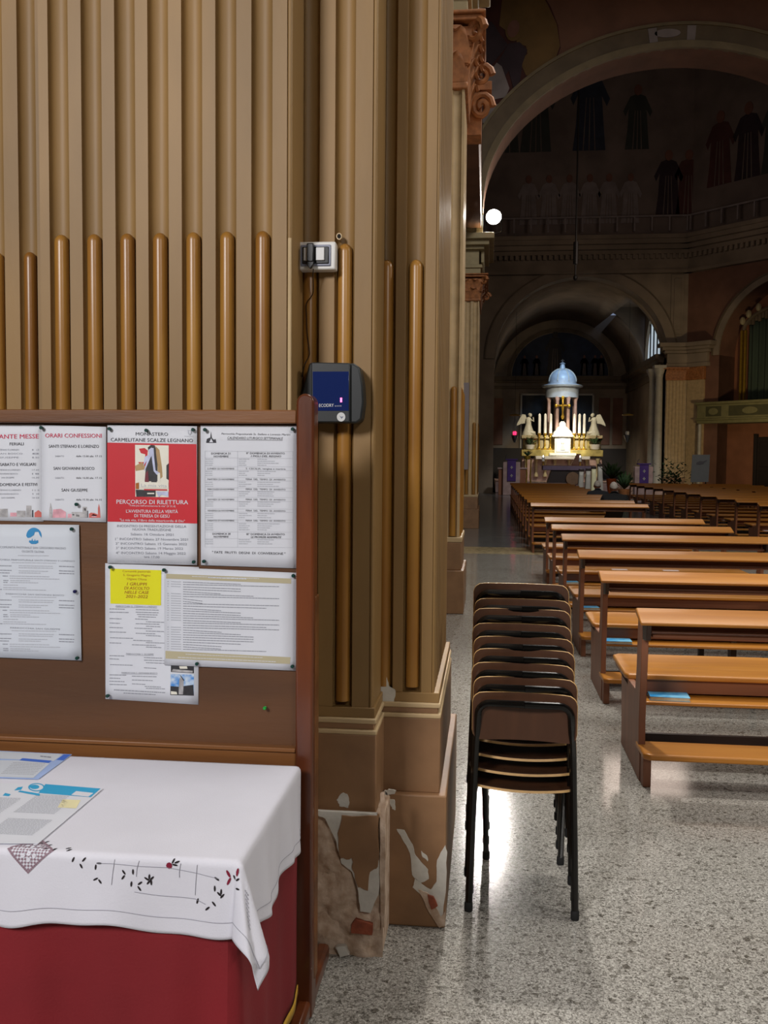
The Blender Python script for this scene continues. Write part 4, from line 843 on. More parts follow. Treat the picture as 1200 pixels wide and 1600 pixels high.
def cl(u, v, off=0.0):     # u world x on the flat cloth, v world y ; beyond the edges it hangs
    du, dv = u-TX1, TY0-v
    n1 = noise.noise(Vector((u*2.2, v*2.2, 5)))*.0015
    ox = .006*math.sin(v*21)+.004*math.sin(v*47+1); oy = .010*math.sin(u*13+.5)+.006*math.sin(u*29)
    R_ = .014
    def drop(d):
        if d < R_*PI/2: q = d/R_; return R_*math.sin(q), R_*(1-math.cos(q))
        return R_, R_+(d-R_*PI/2)
    if du <= 0 and dv <= 0: return Vector((u, v, TZ+n1*.6+off))
    if dv <= 0:
        a, b = drop(du); k = min(1, b/HR); return Vector((TX1+a+k*(ox*1.3+.012)+off, v+.0, TZ-b+.012*k*math.sin(v*19)))
    if du <= 0:
        a, b = drop(dv); k = min(1, b/HF); return Vector((u, TY0-a-k*(oy+.010)-off, TZ-b+.012*k*math.sin(u*14+1)+.004*k*math.sin(u*37)))
    r = math.hypot(du, dv); ph = math.atan2(dv, du); a, b = drop(r); k = min(1, b/.2)
    s2 = math.sin(2*ph); rad = a+k*(.012+.062*s2**1.3+.016*math.sin(6*ph)*s2)+off
    # the corner swings round and folds on itself
    px = TX1+rad*math.cos(ph)+k*(.01*math.cos(ph)+.006*math.sin(ph*7)); py = TY0-rad*math.sin(ph)-k*.012*math.sin(ph)
    return Vector((px, py, TZ-b*(.985)))
wc = E('white_tablecloth', 'white linen cloth with cutwork embroidery draped over the table corner', 'tablecloth')
g = G(); u1, v0 = TX1+HR, TY0-HF
NU, NV = 230, 110
g.grid(lambda a, b: cl(CU0+(u1-CU0)*a, v0+(TY1-.004-v0)*b), NU, NV); P('linen', g, M['cloth'], wc, solid=.0012, ang=1.5)
# hem stitching
g = G()
for L_ in ([(CU0+(u1-.035-CU0)*k/160, v0+.035) for k in range(161)], [(u1-.035, v0+.035+(TY1-v0-.05)*k/60) for k in range(61)]):
    pts = [cl(a, b, .0012) for a, b in L_]; g.tube(pts, .0006, 4)
P('hem_stitch', g, M['stitch'], wc)
def uvp(px, py):      # flat-cloth coordinates of a pixel on the top or the front drop
    p = atz(px, py, TZ)
    if p.y > TY0: return p.x, p.y
    q = at(px, py, TY0-.02); return q.x, TY0-(TZ-q.z)-.006
emb = E('x', None) if False else None
def oval(g, px, py, ang, L_=.0065, W_=.0022, mi=0):
    u, v = uvp(px, py); p = []
    for a, b in ell(0, 0, L_, W_, 8, rot=ang): p.append(cl(u+a, v+b, .0012))
    g.add(p, [tuple(range(8))], mi)
g = G()
for px, py, a in ((64, 1318, 0), (73, 1316, .9), (77, 1321, .5), (72, 1326, .2), (79, 1329, .8), (102, 1330, .5), (107, 1326, .6), (113, 1346, 1.2), (126, 1356, 2.1), (130, 1346, .9), (149, 1358, 1.5), (154, 1352, 0), (150, 1377, .5), (157, 1381, 2.2), (193, 1366, 2.2), (207, 1365, 1.6), (192.5, 1374, 1), (205, 1384, 1.5), (218, 1382, .7), (217, 1390, 2.2),
                  (228, 1375, 2.6), (232, 1372, 1.5), (236, 1374, .8), (231, 1380, .9), (235, 1380, 1.6), (269, 1348, 1.2), (275, 1350, .4), (272, 1354, 3), (338, 1374, 2.6), (335, 1388, 1.6), (342, 1396, 2.4), (345, 1393, 1.5), (347, 1399, .8), (324, 1417, .7), (334, 1410, 2.3), (308, 1407, 1.3), (366, 1373, 2.1), (375, 1374, .8), (378, 1387, .3)): oval(g, px, py, a)
for px, py, a in ((356, 1367, 2.1), (357, 1378, 1.1), (372, 1364, 1.6)): oval(g, px, py, a, .009, .003, 1)
for px, py in ((263, 1355),): oval(g, px, py, 0, .007, .007, 1)
for L_ in ([(178, 1346), (176, 1370), (175, 1391)], [(216, 1348), (213, 1360), (212, 1375)], [(281, 1352), (279, 1364), (279, 1375)], [(307, 1354), (305, 1380), (304, 1403)], [(150, 1352), (176, 1353), (212, 1356), (260, 1358), (305, 1366), (350, 1376)], [(210, 1396), (250, 1400), (304, 1404), (325, 1413)]):
    pts = []
    for (a, b), (c, d) in zip(L_, L_[1:]):
        for k in range(5): pts.append(cl(*uvp(a+(c-a)*k/5, b+(d-b)*k/5), .001))
    g.tube(pts, .0006, 4, mi=2)
P('cutwork', g, [M['dark_hole'], M['redth'], M['stitch']], wc)
g = G(); uc, vc = uvp(50, 1342)
vc = TY0-.005; uc = at(50, 1350, TY0).x
for i in range(-7, 8):
    for j in range(-7, 8):
        a, b = (i-j)*.0037, (i+j)*.0035
        if (i+j) % 2 == 0 or max(abs(i), abs(j)) == 7:
            g.add([cl(uc+a-.0032, vc+b, .0014), cl(uc+a, vc+b-.0032, .0014), cl(uc+a+.0032, vc+b, .0014), cl(uc+a, vc+b+.0032, .0014)], [(0, 1, 2, 3)], 0)
for a, b in ((-.009, 0), (.009, 0), (0, .009), (0, -.009), (.022, 0), (-.022, 0), (0, .022), (0, -.022), (.013, .013), (-.013, .013), (.013, -.013), (-.013, -.013)):
    g.add([cl(uc+a+x, vc+b+y, .0018) for x, y in ell(0, 0, .005, .005, 8)], [tuple(range(8))], 1)
P('lace_medallion', g, [M['lace'], M['cloth']], wc)
g = G()
for k in range(9):
    for s_ in (-1, 0, 1):
        t = k/8; g.add([cl(TX1+.055+s_*.006+x+t*.04, TY0-.045-.055*t+y, .0016) for x, y in ell(0, 0, .0028, .002, 6)], [tuple(range(6))], 0)
P('lace_insert', g, M['stitch'], wc)
ZT = TZ+.0025
def leaflet(name, label, cs, z, m, th=.0012):
    p = [atz(a, b, z) for a, b in cs]; g = G()
    g.add([*p, *[q-Vector((0, 0, th)) for q in p]], [(0, 1, 2, 3), (7, 6, 5, 4), (0, 4, 5, 1), (1, 5, 6, 2), (2, 6, 7, 3), (3, 7, 4, 0)])
    o = P(name, g, M[m]); return tag(o, label, 'leaflet')
pz = lambda z: (lambda a, b: atz(a, b, z))
# 1 blue leaflet at the back
o = leaflet('leaflet', 'blue and white leaflet at the back of the table', [(-60, 1172), (50, 1172.5), (112.5, 1178), (60, 1217), (-60, 1214)], ZT+.001, 'lilac')if False else leaflet('leaflet', 'blue and white leaflet at the back of the table', [(-60, 1170), (112.5, 1178.5), (60, 1217), (-60, 1213)], ZT+.001, 'lilac')
z = ZT+.0014; g = G(); pp = lambda g, pts, mi, dz=0: g.add([atz(a, b, z+dz) for a, b in pts], [tuple(range(len(pts)))], mi)
pp(g, [(-58, 1171.5), (98, 1178.3), (84, 1189), (-58, 1183)], 0); pp(g, [(100, 1178.6), (111, 1178.8), (99, 1188), (88, 1187)], 1); pp(g, [(35, 1184.5), (81, 1188.5), (76, 1192), (30, 1188)], 1, .0002); pp(g, [(-58, 1187), (29, 1188), (78, 1192.5), (52, 1215.5), (-58, 1212)], 0, .0001)
for k in range(8): y = 1192+k*2.4; fine(g, 20-k*2.6, y, 72-k*2.6, y+1.8, 1.2, 0, 2, pz(z+.0003))
fine(g, 63, 1182.3, 80, 1184, 2, 0, 3, pz(z+.0003))
P('print', g, [M['paper2'], M['royal'], M['grey'], M['dgrey']], o)
o = leaflet('leaflet', 'white newsletter with cyan header at the front left of the table', [(-90, 1218), (161, 1232), (60, 1317.5), (-110, 1317)], ZT+.001, 'paper')
z = ZT+.0014; g = G()
pp(g, [(71, 1225), (157, 1232), (142, 1245.5), (60, 1239)], 0); pp(g, [(119, 1236), (146, 1239), (138, 1244.8), (111, 1242)], 1, .0002)
pp(g, ell(57, 1230, 13, 6.5, 18), 0, .0002); pp(g, ell(57, 1230, 10.5, 5, 18), 1, .0003); pp(g, ell(54, 1229.5, 7.5, 3.5, 14), 0, .0004); pp(g, [(28, 1230), (36, 1229), (33, 1234), (22, 1235)], 0); pp(g, [(31, 1235), (62, 1240), (62, 1243.5), (28, 1237)], 0, .0003); pp(g, [(8, 1239), (17, 1241), (14, 1244), (4, 1243)], 0)
pp(g, [(98, 1249), (126, 1250), (119, 1263), (90, 1261.5)], 2, .0001)
for k in range(15):
    y = 1242+k*1.9; fine(g, 58-k*2.6, y, 108-k*2.6 if k < 4 else 92-k*2.3+26, y+3, 1.1, 0, 3, pz(z+.0001), .8)
for k in range(13):
    y = 1279+k*1.9; fine(g, 12-k*2.6, y, 82-k*2.6, y+3, 1.1, 0, 3, pz(z+.0001), .8)
for k in range(12): y = 1246+k*2; fine(g, -40, y, 34-k*3, y+2, 1.1, 0, 3, pz(z+.0001), .8)
P('print', g, [M['cyan'], M['paper'], M['paley'], M['grey']], o)
# ------------------------------------------------------------------ socket box, plug, cable, dehumidifier panel
YS = YC-.004
a, b = at(465, 378, YS-.045), at(524, 421, YS-.045)
sb = E('socket_box', 'white surface socket box with a black charger plugged in', 'socket box')
g = G(); g.box(a.x, b.x, YS-.045, YS+.002, b.z, a.z); P('housing', g, M['plast'], sb, bevel=.005)
w_, h_ = b.x-a.x, a.z-b.z; cx, cz = (a.x+b.x)/2-.002, (a.z+b.z)/2
g = G(); g.box(cx-w_*.40, cx+w_*.40, YS-.050, YS-.044, cz-h_*.38, cz+h_*.38); P('cover_plate', g, M['plastg'], sb, bevel=.003)
g = G(); g.box(cx-w_*.35, cx+w_*.35, YS-.054, YS-.049, cz-h_*.30, cz+h_*.30); P('module_carrier', g, M['black_p'], sb, bevel=.002)
for u0, u1 in ((-.30, -.19), (.02, .24)):
    g = G(); g.box(cx+w_*u0, cx+w_*u1, YS-.060, YS-.053, cz-h_*.2, cz+h_*.26); P('switch_rocker', g, M['module'], sb, bevel=.002)
pg = E('charger_plug', 'black charger plugged into the white socket box', 'plug')
g = G(); g.box(cx-w_*.20, cx-w_*.02, YS-.075, YS-.052, cz-h_*.28, cz+h_*.38); P('plug_body', g, M['black_p'], pg, bevel=.003)
g = G(); g.prism([(cx-w_*.20, cz-h_*.26), (cx-w_*.02, cz-h_*.26), (cx-w_*.02, cz-h_*.36), (cx-w_*.10, cz-h_*.5), (cx-w_*.13, cz-h_*.5), (cx-w_*.20, cz-h_*.36)], XZ, YS-.072, YS-.056); P('strain_relief', g, M['black_p'], pg, bevel=.002)
g = G(); yy = YS-.02
cpts = [(489.5, 420, -.06), (489, 432, -.05), (489.5, 455, -.03), (486, 464, -.02), (479, 474, -.015), (479, 495, -.012), (480, 520, -.012), (483, 545, -.015), (483, 556, -.02), (476, 570, -.03), (472, 590, -.03)]
pv = [at(p, q, YS+d) for p, q, d in cpts]
sm = []
for i in range(len(pv)-1):
    p0, p1, p2, p3 = pv[max(0, i-1)], pv[i], pv[i+1], pv[min(len(pv)-1, i+2)]
    for k in range(5):
        t = k/5; sm.append(.5*((2*p1)+(-p0+p2)*t+(2*p0-5*p1+4*p2-p3)*t*t+(-p0+3*p1-3*p2+p3)*t**3))
g.tube(sm+[pv[-1]], .0016, 6); tag(P('power_cable', g, M['black_p']), 'thin black cable hanging from the socket box to the wall device', 'cable')
dv = E('wall_device', 'dark grey wall device with a blue glossy window above the notice board post', 'device')
Yd = YS-.085
def dp(a, b): q = at(a, b, Yd); return (q.x, q.z)
out = [dp(482, 566), dp(552, 567), dp(561, 573), dp(566, 600), dp(567.5, 628), dp(564, 655), dp(556, 661), dp(484, 660), dp(471, 650), dp(469, 618)]
g = G(); g.prism(out, XZ, Yd+.012, YS); P('body', g, M['dev'], dv, bevel=.006)
g = G(); g.prism([dp(486, 566), dp(547, 567), dp(547, 660), dp(486, 660)], XZ, Yd, Yd+.02); P('front_cover', g, M['dev'], dv, bevel=.004)
g = G(); g.prism([dp(488.5, 580.5), dp(545, 580.5), dp(545, 642), dp(489, 642)], XZ, Yd-.0015, Yd+.004); P('blue_window', g, M['screen'], dv, bevel=.001)
g = G(); words(g, 'ECODRY', 498.5, 636, 521.5, 635.6, 5, Yd-.002, 0, True); fine(g, 523, 635.4, 534, 635.2, 2.4, Yd-.002, 1, wl=(1.5, 2.5), gap=.8)
P('lettering', g, [M['sticker'], M['plastg']], dv)
g = G(); q = at(533, 625, Yd-.002); g.box(q.x-.0028, q.x+.0028, Yd-.004, Yd-.001, q.z-.0068, q.z+.0068); P('red_indicator', g, M['led'], dv)
g = G(); q = at(533, 651.5, Yd-.001); g.prism(ell(q.x, q.z, .0135, .0145, 20), XZ, Yd-.0015, Yd+.001); st = P('round_sticker', g, M['sticker'], dv)
g = G(); poly(g, [(530, 649), (533, 651), (537, 650.5), (535, 653), (533.5, 654.5), (532, 652)], Yd-.0018, 0); P('sticker_mark', g, M['plastg'], st)
# ------------------------------------------------------------------ stacked chairs
def make_chair(label):
    c = E('stacking_chair', label, 'chair', group='stacked school chairs')
    for s in (-1, 1):
        # rear leg: floor to top bend
        pts = [(s*.192, 0, .012), (s*.186, .02, .25), (s*.18, .035, .45), (s*.174, .018, .62), (s*.166, -.004, .735)]
        for k in range(1, 6): q = PI/2*k/5; pts.append((s*(.166-.045*(1-math.cos(q))), -.004-.002*k, .735+.045*math.sin(q)))
        pts.append((0, -.02, .781)) if s == -1 else pts.append((0, -.02, .781))
        g = G(); g.tube(pts, .0135, 10); P('rear_leg', g, M['black'], c)
        g = G(); g.tube([(s*.152, .47, .012), (s*.158, .45, .25), (s*.164, .42, .405), (s*.168, .40, .43), (s*.172, .36, .437), (s*.178, .10, .437), (s*.18, .04, .43)], .0125, 10); P('front_leg', g, M['black'], c)
        for (x, y) in ((s*.192, 0), (s*.152, .47)):
            g = G(); g.lathe([(.0145, 0), (.0155, .004), (.0155, .03), (.0135, .034)], (x, y, 0), 10); P('rubber_foot', g, M['rubber'], c)
    for y in (.12, .36):
        g = G(); g.tube([(-.176, y, .437), (0, y, .425), (.176, y, .437)], .009, 8); P('cross_bar', g, M['black'], c)
    def shell(fn, nu, nv, nm, th=.009):
        g = G(); top = [[Vector(fn(i/nu, j/nv)) for i in range(nu+1)] for j in range(nv+1)]
        N_ = [[None]*(nu+1) for _ in range(nv+1)]
        for j in range(nv+1):
            for i in range(nu+1):
                du = top[j][min(nu, i+1)]-top[j][max(0, i-1)]; dw = top[min(nv, j+1)][i]-top[max(0, j-1)][i]; N_[j][i] = du.cross(dw).normalized()
        A = [top[j][i] for j in range(nv+1) for i in range(nu+1)]; B = [top[j][i]-N_[j][i]*th for j in range(nv+1) for i in range(nu+1)]
        n = len(A); W = nu+1; fs = [(j*W+i, j*W+i+1, (j+1)*W+i+1, (j+1)*W+i) for j in range(nv) for i in range(nu)]
        g.add(A+B, fs+[tuple(n+k for k in reversed(f)) for f in fs], 0)
        bd = [i for i in range(W)]+[j*W+nu for j in range(1, nv+1)]+[nv*W+i for i in range(nu-1, -1, -1)]+[j*W for j in range(nv-1, 0, -1)]
        g.add(A+B, [(bd[k], bd[(k+1) % len(bd)], n+bd[(k+1) % len(bd)], n+bd[k]) for k in range(len(bd))], 1)
        P(nm, g, [M['shell'], M['ply']], c, ang=.9)
    def rr_(u, v, hw, hh, r):      # map the unit square onto a rounded rectangle
        x, y = (2*u-1)*hw, (2*v-1)*hh
        ix, iy = hw-r, hh-r
        cx_, cy_ = max(-ix, min(ix, x)), max(-iy, min(iy, y)); dx, dy = x-cx_, y-cy_
        if dx and dy:
            m = max(abs(dx), abs(dy)); l = math.hypot(dx, dy); dx, dy = dx*m/l, dy*m/l
        return cx_+dx, cy_+dy
    def back(u, v):
        x, y = rr_(u, v, .186, .088, .035); z = .727+y
        return (x, .004-.13*(y)*.35+.030*(1-(x/.186)**2)-.01, z)
    def seat(u, v):
        x, y = rr_(u, v, .183, .185, .05); Y_ = .225+y
        z = .452-.016*(1-(x/.183)**2)-(.03*((Y_-.33)/.08)**2 if Y_ > .33 else 0)+(.012*((.12-Y_)/.08)**2 if Y_ < .12 else 0)
        return (x, Y_, z)
    shell(back, 16, 10, 'backrest'); shell(seat, 16, 16, 'seat')
    return c
SX, SY = .142, 3.405
names = ['lowest brown plywood chair of the stack, its black legs on the floor', 'second brown chair from the bottom of the stack', 'third brown chair from the bottom of the stack', 'fourth brown chair from the bottom of the stack', 'fifth brown chair, in the middle of the stack', 'fourth brown chair from the top of the stack', 'third brown chair from the top of the stack', 'second brown chair from the top of the stack', 'topmost brown plywood chair of the stack']
ch0 = make_chair(names[0]); ch0.location = (SX, SY, 0); ch0.rotation_euler = (0, 0, -.05)
jx = [0, .003, -.004, .002, .001, -.003, -.001, .003, -.001]
zz = [0, .046, .088, .131, .169, .211, .262, .294, .349]
for k in range(1, 9):
    a = -.05+.012*math.sin(k*2.3)
    dup(ch0, (SX+jx[k]-.003*k*.2, SY+.047*k, zz[k]), a, names[k])
g = G(); g.lathe([(.009, 0), (.008, .003)], seg=14); g.xf(Matrix.Rotation(PI/2, 4, 'X'))
o = P('cap', g, M['steel']); bpy.data.objects.remove(o)
# ------------------------------------------------------------------ pews
def make_pew(L_, label):
    p = E('pew', label, 'pew', group='varnished wooden pews')
    prof = [(.15, 0), (.15, .145), (.19, .16), (.20, .30), (.185, .45), (.145, .84), (.17, .875), (.29, .86), (.315, .55), (.345, .44), (.70, .43), (.82, .425), (.86, .40), (.85, .28), (.82, .10), (.83, 0)]
    for x in (0, L_-.035):
        g = G(); g.prism(prof, YZ, x, x+.035); P('end_panel', g, M['upr'], p, bevel=.004)
    for x0 in (0.002, L_-.024):
        g = G(); g.prism([(.0, .845), (.02, .76), (.13, .745), (.15, .88)], YZ, x0-.004, x0+.02); P('end_cap', g, M['darkwood'], p, bevel=.003)
    g = G(); g.prism([(-.015, .855), (-.005, .838), (.175, .876), (.172, .900), (.15, .905)], YZ, -.035, L_+.035); P('top_rail', g, M['seat'], p, bevel=.006)
    g = G(); g.box(.035, L_-.035, .19, .21, .762, .87); P('back_board', g, M['panel'], p, bevel=.003)
    g = G(); g.box(.035, L_-.035, .05, .19, .772, .784); P('book_shelf', g, M['panel'], p)
    g = G()
    g.prism([(-.015, .64), (.0, .60), (L_, .60), (L_+.015, .64), (L_+.015, 1.15), (L_-.02, 1.19), (.02, 1.19), (-.015, 1.15)], XY, .43, .46); P('seat', g, M['seat'], p, bevel=.008)
    g = G(); g.box(.035, L_-.035, .64, .66, .35, .43); P('seat_apron', g, M['panel'], p, bevel=.002)
    g = G(); g.box(.035, L_-.035, .48, .72, .318, .336); P('under_shelf', g, M['seat'], p, bevel=.004)
    g = G(); g.box(.035, L_-.035, .70, .72, .336, .40); P('shelf_back', g, M['panel'], p)
    for x0 in (0, L_-.05):
        g = G(); g.box(x0, x0+.05, .6, 1.12, .40, .43); P('seat_support', g, M['panel'], p)
    g = G()
    g.prism([(.0, .04), (.03, .015), (L_-.03, .015), (L_, .04), (L_, .24), (-.005, .26)], XY, .15, .182); P('kneeler', g, M['seat'], p, bevel=.008)
    for x0 in (0.005, L_-.045):
        g = G(); g.box(x0, x0+.04, .06, .15, 0, .15); P('kneeler_leg', g, M['upr'], p, bevel=.004)
    g = G(); g.box(L_/2-.02, L_/2+.02, .1, .16, 0, .15); P('middle_leg', g, M['darkwood'], p)
    g = G(); g.box(L_/2-.02, L_/2+.02, .66, .75, 0, .35); P('middle_leg', g, M['darkwood'], p)
    g = G(); g.box(.03, L_-.03, .76, .79, .02, .08); P('seat_shadow_bar', g, M['darkwood'], p)  # dark bar standing in for the seat's shadow on the floor
    return p
X0 = .80
od = ['nearest', 'second', 'third', 'fourth', 'fifth', 'sixth', 'seventh', 'eighth', 'ninth', 'tenth', 'eleventh', 'twelfth', 'thirteenth', 'fourteenth']
pewY = [4.80, 6.47, 8.05, 9.85, 11.35, 12.85]
pw0 = None; LP = 2.02
for k, y in enumerate(pewY):
    lab = f'{od[k]} orange varnished pew of the left block, before the yellow floor band'
    if pw0 is None: pw0 = make_pew(LP, lab); pw0.location = (X0, y, 0)
    else: dup(pw0, (X0+(0, .0, .0, .0, -.01, 0)[k], y, 0), (0, 0, .004, 0, -.004, 0)[k], lab)
for k in range(11): dup(pw0, (X0+.01, 17.3+1.62*k, 0), 0, f'{od[k]} varnished pew of the left block beyond the yellow floor band')
for k in range(12): dup(pw0, (5.16, 16.95+1.66*k, 0), 0, f'{od[k]} varnished pew of the right block across the centre aisle', 'varnished pews of the right block')
for k in range(12): dup(pw0, (7.35, 16.95+1.66*k, 0), 0, f'{od[k]} pew of the outer right block, behind the right block pews', 'varnished pews of the outer right block')
for k in range(4): dup(pw0, (-2.42, 26.6+1.6*k, 0), 0, f'{od[k]} of the small pews at the far left past the third pier', 'small pews at the far left')
# books and papers on the pews
def book(x, y, z, w_, d_, h_, rz, label, m='book'):
    b = E('book', label, 'book', (x, y, z), rz)
    g = G(); g.box(-w_/2, w_/2, -d_/2, d_/2, 0, .002); g.box(-w_/2, w_/2, -d_/2, d_/2, h_-.002, h_); g.box(-w_/2, w_/2, d_/2-.002, d_/2, 0, h_); P('cover', g, M[m], b)
    g = G(); g.box(-w_/2+.003, w_/2-.003, -d_/2+.002, d_/2-.003, .002, h_-.002); P('pages', g, M['pages'], b); return b
book(1.02, 5.38, .336, .215, .14, .022, -.05, 'blue covered hymn book lying under the seat of the nearest pew')
book(.955, 7.02, .336, .20, .14, .020, .0, 'blue covered hymn book under the seat of the second pew')
book(.925, 8.60, .336, .15, .12, .02, .1, 'blue and white book under the seat of the third pew')
book(.905, 10.40, .336, .16, .12, .02, .1, 'pale blue book under the seat of the fourth pew')
def slip(px, py, Y, w_, z, label):
    p = at(px, py, Y); g = G(); g.box(-w_/2, w_/2, -.04, .04, 0, .004); o = P('paper_slip', g, M['label']); o.location = (p.x, Y, z); tag(o, label, 'paper', 'white slips on the pews')
slip(968, 886, pewY[3]+.86, .17, .46, 'small white slip on the fourth pew seat, left one of two')
slip(1048, 888, pewY[3]+.86, .17, .46, 'small white slip on the fourth pew seat, right one of two')
for px, w_, t in ((1047, .25, 'left'), (1085, .3, 'middle'), (1136, .42, 'right')): slip(px, 860, pewY[4]+.95, w_, .46, f'flat white sheet on the fifth pew seat, {t} one of three')
slip(872, 854, pewY[5]+.9, .14, .46, 'white slip at the left end of the sixth pew seat')
slip(879, 800, 18.1, .12, .46, 'small white slip on the first pew seat beyond the yellow band')
for k, s_ in ((0, .3), (1, .25), (3, .25), (4, .28), (8, .3)):
    g = G(); g.box(-.14, .14, -.08, .08, 0, .012); o = P('paper_pad', g, M['label']); o.location = (5.16+.1+s_, 16.95+1.66*k+.6, .336); tag(o, f'white papers under the seat of the {od[k]} right block pew', 'paper', 'papers on the right block pews')
# ------------------------------------------------------------------ people in the pews
def person(label, x, y, z, s, m_coat, m_hair, bow):
    e = E('person', label, 'person', (x, y, z))
    vs = [(0, 0, .05), (0, .03, .25), (0, .10*bow, .42), (0, .30*bow, .52), (0, .38*bow, .58), (-.20, .24*bow, .46), (.20, .24*bow, .46), (-.27, .30*bow+.08, .22), (.27, .30*bow+.08, .22), (-.10, .45, .30), (.10, .45, .30), (-.1, .42, .05), (.1, .42, .05), (-.11, .44, -.40), (.11, .44, -.40)]
    ed = [(0, 1), (1, 2), (2, 3), (3, 4), (2, 5), (2, 6), (5, 7), (6, 8), (7, 9), (8, 10), (0, 11), (0, 12), (11, 13), (12, 14)]
    rad = [(.17, .14), (.17, .14), (.18, .13), (.13, .11), (.055, .055), (.10, .09), (.10, .09), (.065, .065), (.065, .065), (.04, .04), (.04, .04), (.09, .09), (.09, .09), (.055, .055), (.055, .055)]
    me = bpy.data.meshes.new('body'); me.from_pydata([tuple(c*s for c in v) for v in vs], ed, []); o = bpy.data.objects.new('body', me); C.objects.link(o); o.parent = e
    me.materials.append(M[m_coat]); sk = o.modifiers.new('skin', 'SKIN'); sk.use_smooth_shade = True
    lay = me.skin_vertices[0].data if me.skin_vertices else None
    if lay is None:
        me.skin_vertices.new() if hasattr(me.skin_vertices, 'new') else None
    if me.skin_vertices:
        for i, r in enumerate(rad): me.skin_vertices[0].data[i].radius = (r[0]*s, r[1]*s)
        me.skin_vertices[0].data[0].use_root = True
    b = o.modifiers.new('sub', 'SUBSURF'); b.levels = 1; b.render_levels = 2
    hy, hz = (.42*bow+.03)*s, .66*s
    g = G(); g.ball((0, hy, hz), .078*s, .10*s, .115*s, 16, 12); g.ball((0, hy+.095*s, hz-.01*s), .014*s, .02*s, .02*s, 8, 6)
    for q in (-1, 1): g.ball((q*.08*s, hy, hz-.01*s), .012*s, .02*s, .032*s, 8, 6); 
    P('head', g, M['skin'], e)
    g = G(); g.grid(lambda u, v: (lambda a, t: ((.085*math.sin(t)*math.cos(a)+random.uniform(-.002, .002))*s, hy+(.108*math.sin(t)*math.sin(a)-.012)*s, hz+(.12*math.cos(t)+.012)*s))(u*2*PI, .02+v*(1.5+.35*max(0, -math.sin(u*2*PI)))), 20, 8); P('hair', g, M[m_hair], e, solid=.006)
    return e
pA = person('person with white hair in a black jacket bowing in a pew, seen from behind', 2.60, 19.75, .46, 1.0, 'coat', 'hair', .8)
pB = person('person with grey hair in a dark coat bowing further ahead, half hidden', 2.62, 22.9, .46, .95, 'greyc', 'hair', .9)
# ------------------------------------------------------------------ chancel furniture
g = G(); g.box(.4, 8.8, 51.3, 64, 0, .55); pl = S('trim_15', g, M['pinkm'])
g = G()
for k in range(3): g.box(1.2-.0, 8.2, 50.3+.33*k, 51.3, .0, .18*(k+1))
S('trim_16', g, M['pinkm'])
YA = 57.0
ax = lambda px, Y=YA: at(px, 700, Y).x
az = lambda py, Y=YA: at(878, py, Y).z
al = E('high_altar', 'carved stone high altar lit gold with stepped ledges', 'altar')
for nm, px0, px1, py0, py1, y0, y1, m in (('base_block', 816, 941, 716, 762, YA, YA+2, 'pinkm'), ('gold_step', 815, 942, 703, 713, YA-.2, YA+2, 'yelm'), ('retable', 818, 940, 685, 703, YA+.35, YA+2, 'yelm'), ('top_ledge', 815, 942, 680, 685.5, YA+.2, YA+2, 'cream'), ('mensa', 836, 920, 713, 718, YA-.9, YA+.2, 'marblep')):
    g = G(); g.box(ax(px0), ax(px1), y0, y1, max(.55, az(py1)), az(py0)); P(nm, g, M[m], al, bevel=.03)
for px in (822, 838, 852, 867, 889, 904, 917, 934):
    g = G(); x = ax(px); g.lathe([(.12, az(745)), (.12, az(742)), (.08, az(740)), (.08, az(722)), (.13, az(719)), (.13, az(716))], (x, YA-.25, 0), 12); P('colonnette', g, M['cream'], al)
for px0, px1 in ((820, 834), (838, 860), (896, 918), (922, 938)):
    g = G(); g.box(ax(px0), ax(px1), YA+.3, YA+.36, az(701), az(688)); P('veined_panel', g, M['cream'], al, bevel=.02)
tb_ = E('tabernacle', 'brightly lit white marble tabernacle with rounded pediment', 'tabernacle')
g = G(); x0, x1 = ax(866), ax(891); g.box(x0, x1, YA-.25, YA+.8, az(708), az(682)); P('body', g, M['marblep'], tb_, bevel=.02)
g = G(); cx = ax(878.5); g.prism([(cx-.62, az(683)), (cx+.62, az(683)), (cx+.62, az(680))]+ell(cx, az(680), .56, .42, 12, 0, PI)+[(cx-.62, az(680))], XZ, YA-.35, YA+.8); P('pediment', g, M['marblep'], tb_, bevel=.02)
g = G(); g.box(cx-.78, cx+.78, YA-.5, YA+.8, az(712), az(708)); P('step', g, M['marblep'], tb_, bevel=.02)
g = G(); g.prism([(cx-.36, az(706)), (cx+.36, az(706)), (cx+.36, az(690))]+ell(cx, az(690), .36, .2, 10, 0, PI)+[(cx-.36, az(690))], XZ, YA-.29, YA-.24); dr_ = P('door', g, M['paper2'], tb_, bevel=.01)
g = G(); g.ball((cx, YA-.3, az(692)), .09, .03, .1); g.prism([(cx-.14, az(703)), (cx+.14, az(703)), (cx+.05, az(694)), (cx-.05, az(694))], XZ, YA-.32, YA-.28); P('relief_figure', g, M['marblep'], dr_)
cr = E('crucifix', 'gilt crucifix on a white stepped foot above the tabernacle', 'crucifix')
g = G(); g.lathe([(.42, 0), (.40, .08), (.22, .22), (.20, .40), (.1, .52)], (cx, YA+.2, az(672)), 14); P('foot', g, M['marblep'], cr)
zc = az(655); zt_ = az(621); g = G(); g.box(cx-.05, cx+.05, YA+.16, YA+.24, zc, zt_); g.box(cx-.36, cx+.36, YA+.16, YA+.24, zt_-.52, zt_-.42)
for p in ((cx, zt_), (cx-.38, zt_-.47), (cx+.38, zt_-.47), (cx, zc+.15)): g.ball((p[0], YA+.2, p[1]), .10, .06, .11, 10, 7)
P('cross', g, M['gildm'], cr, bevel=.01)
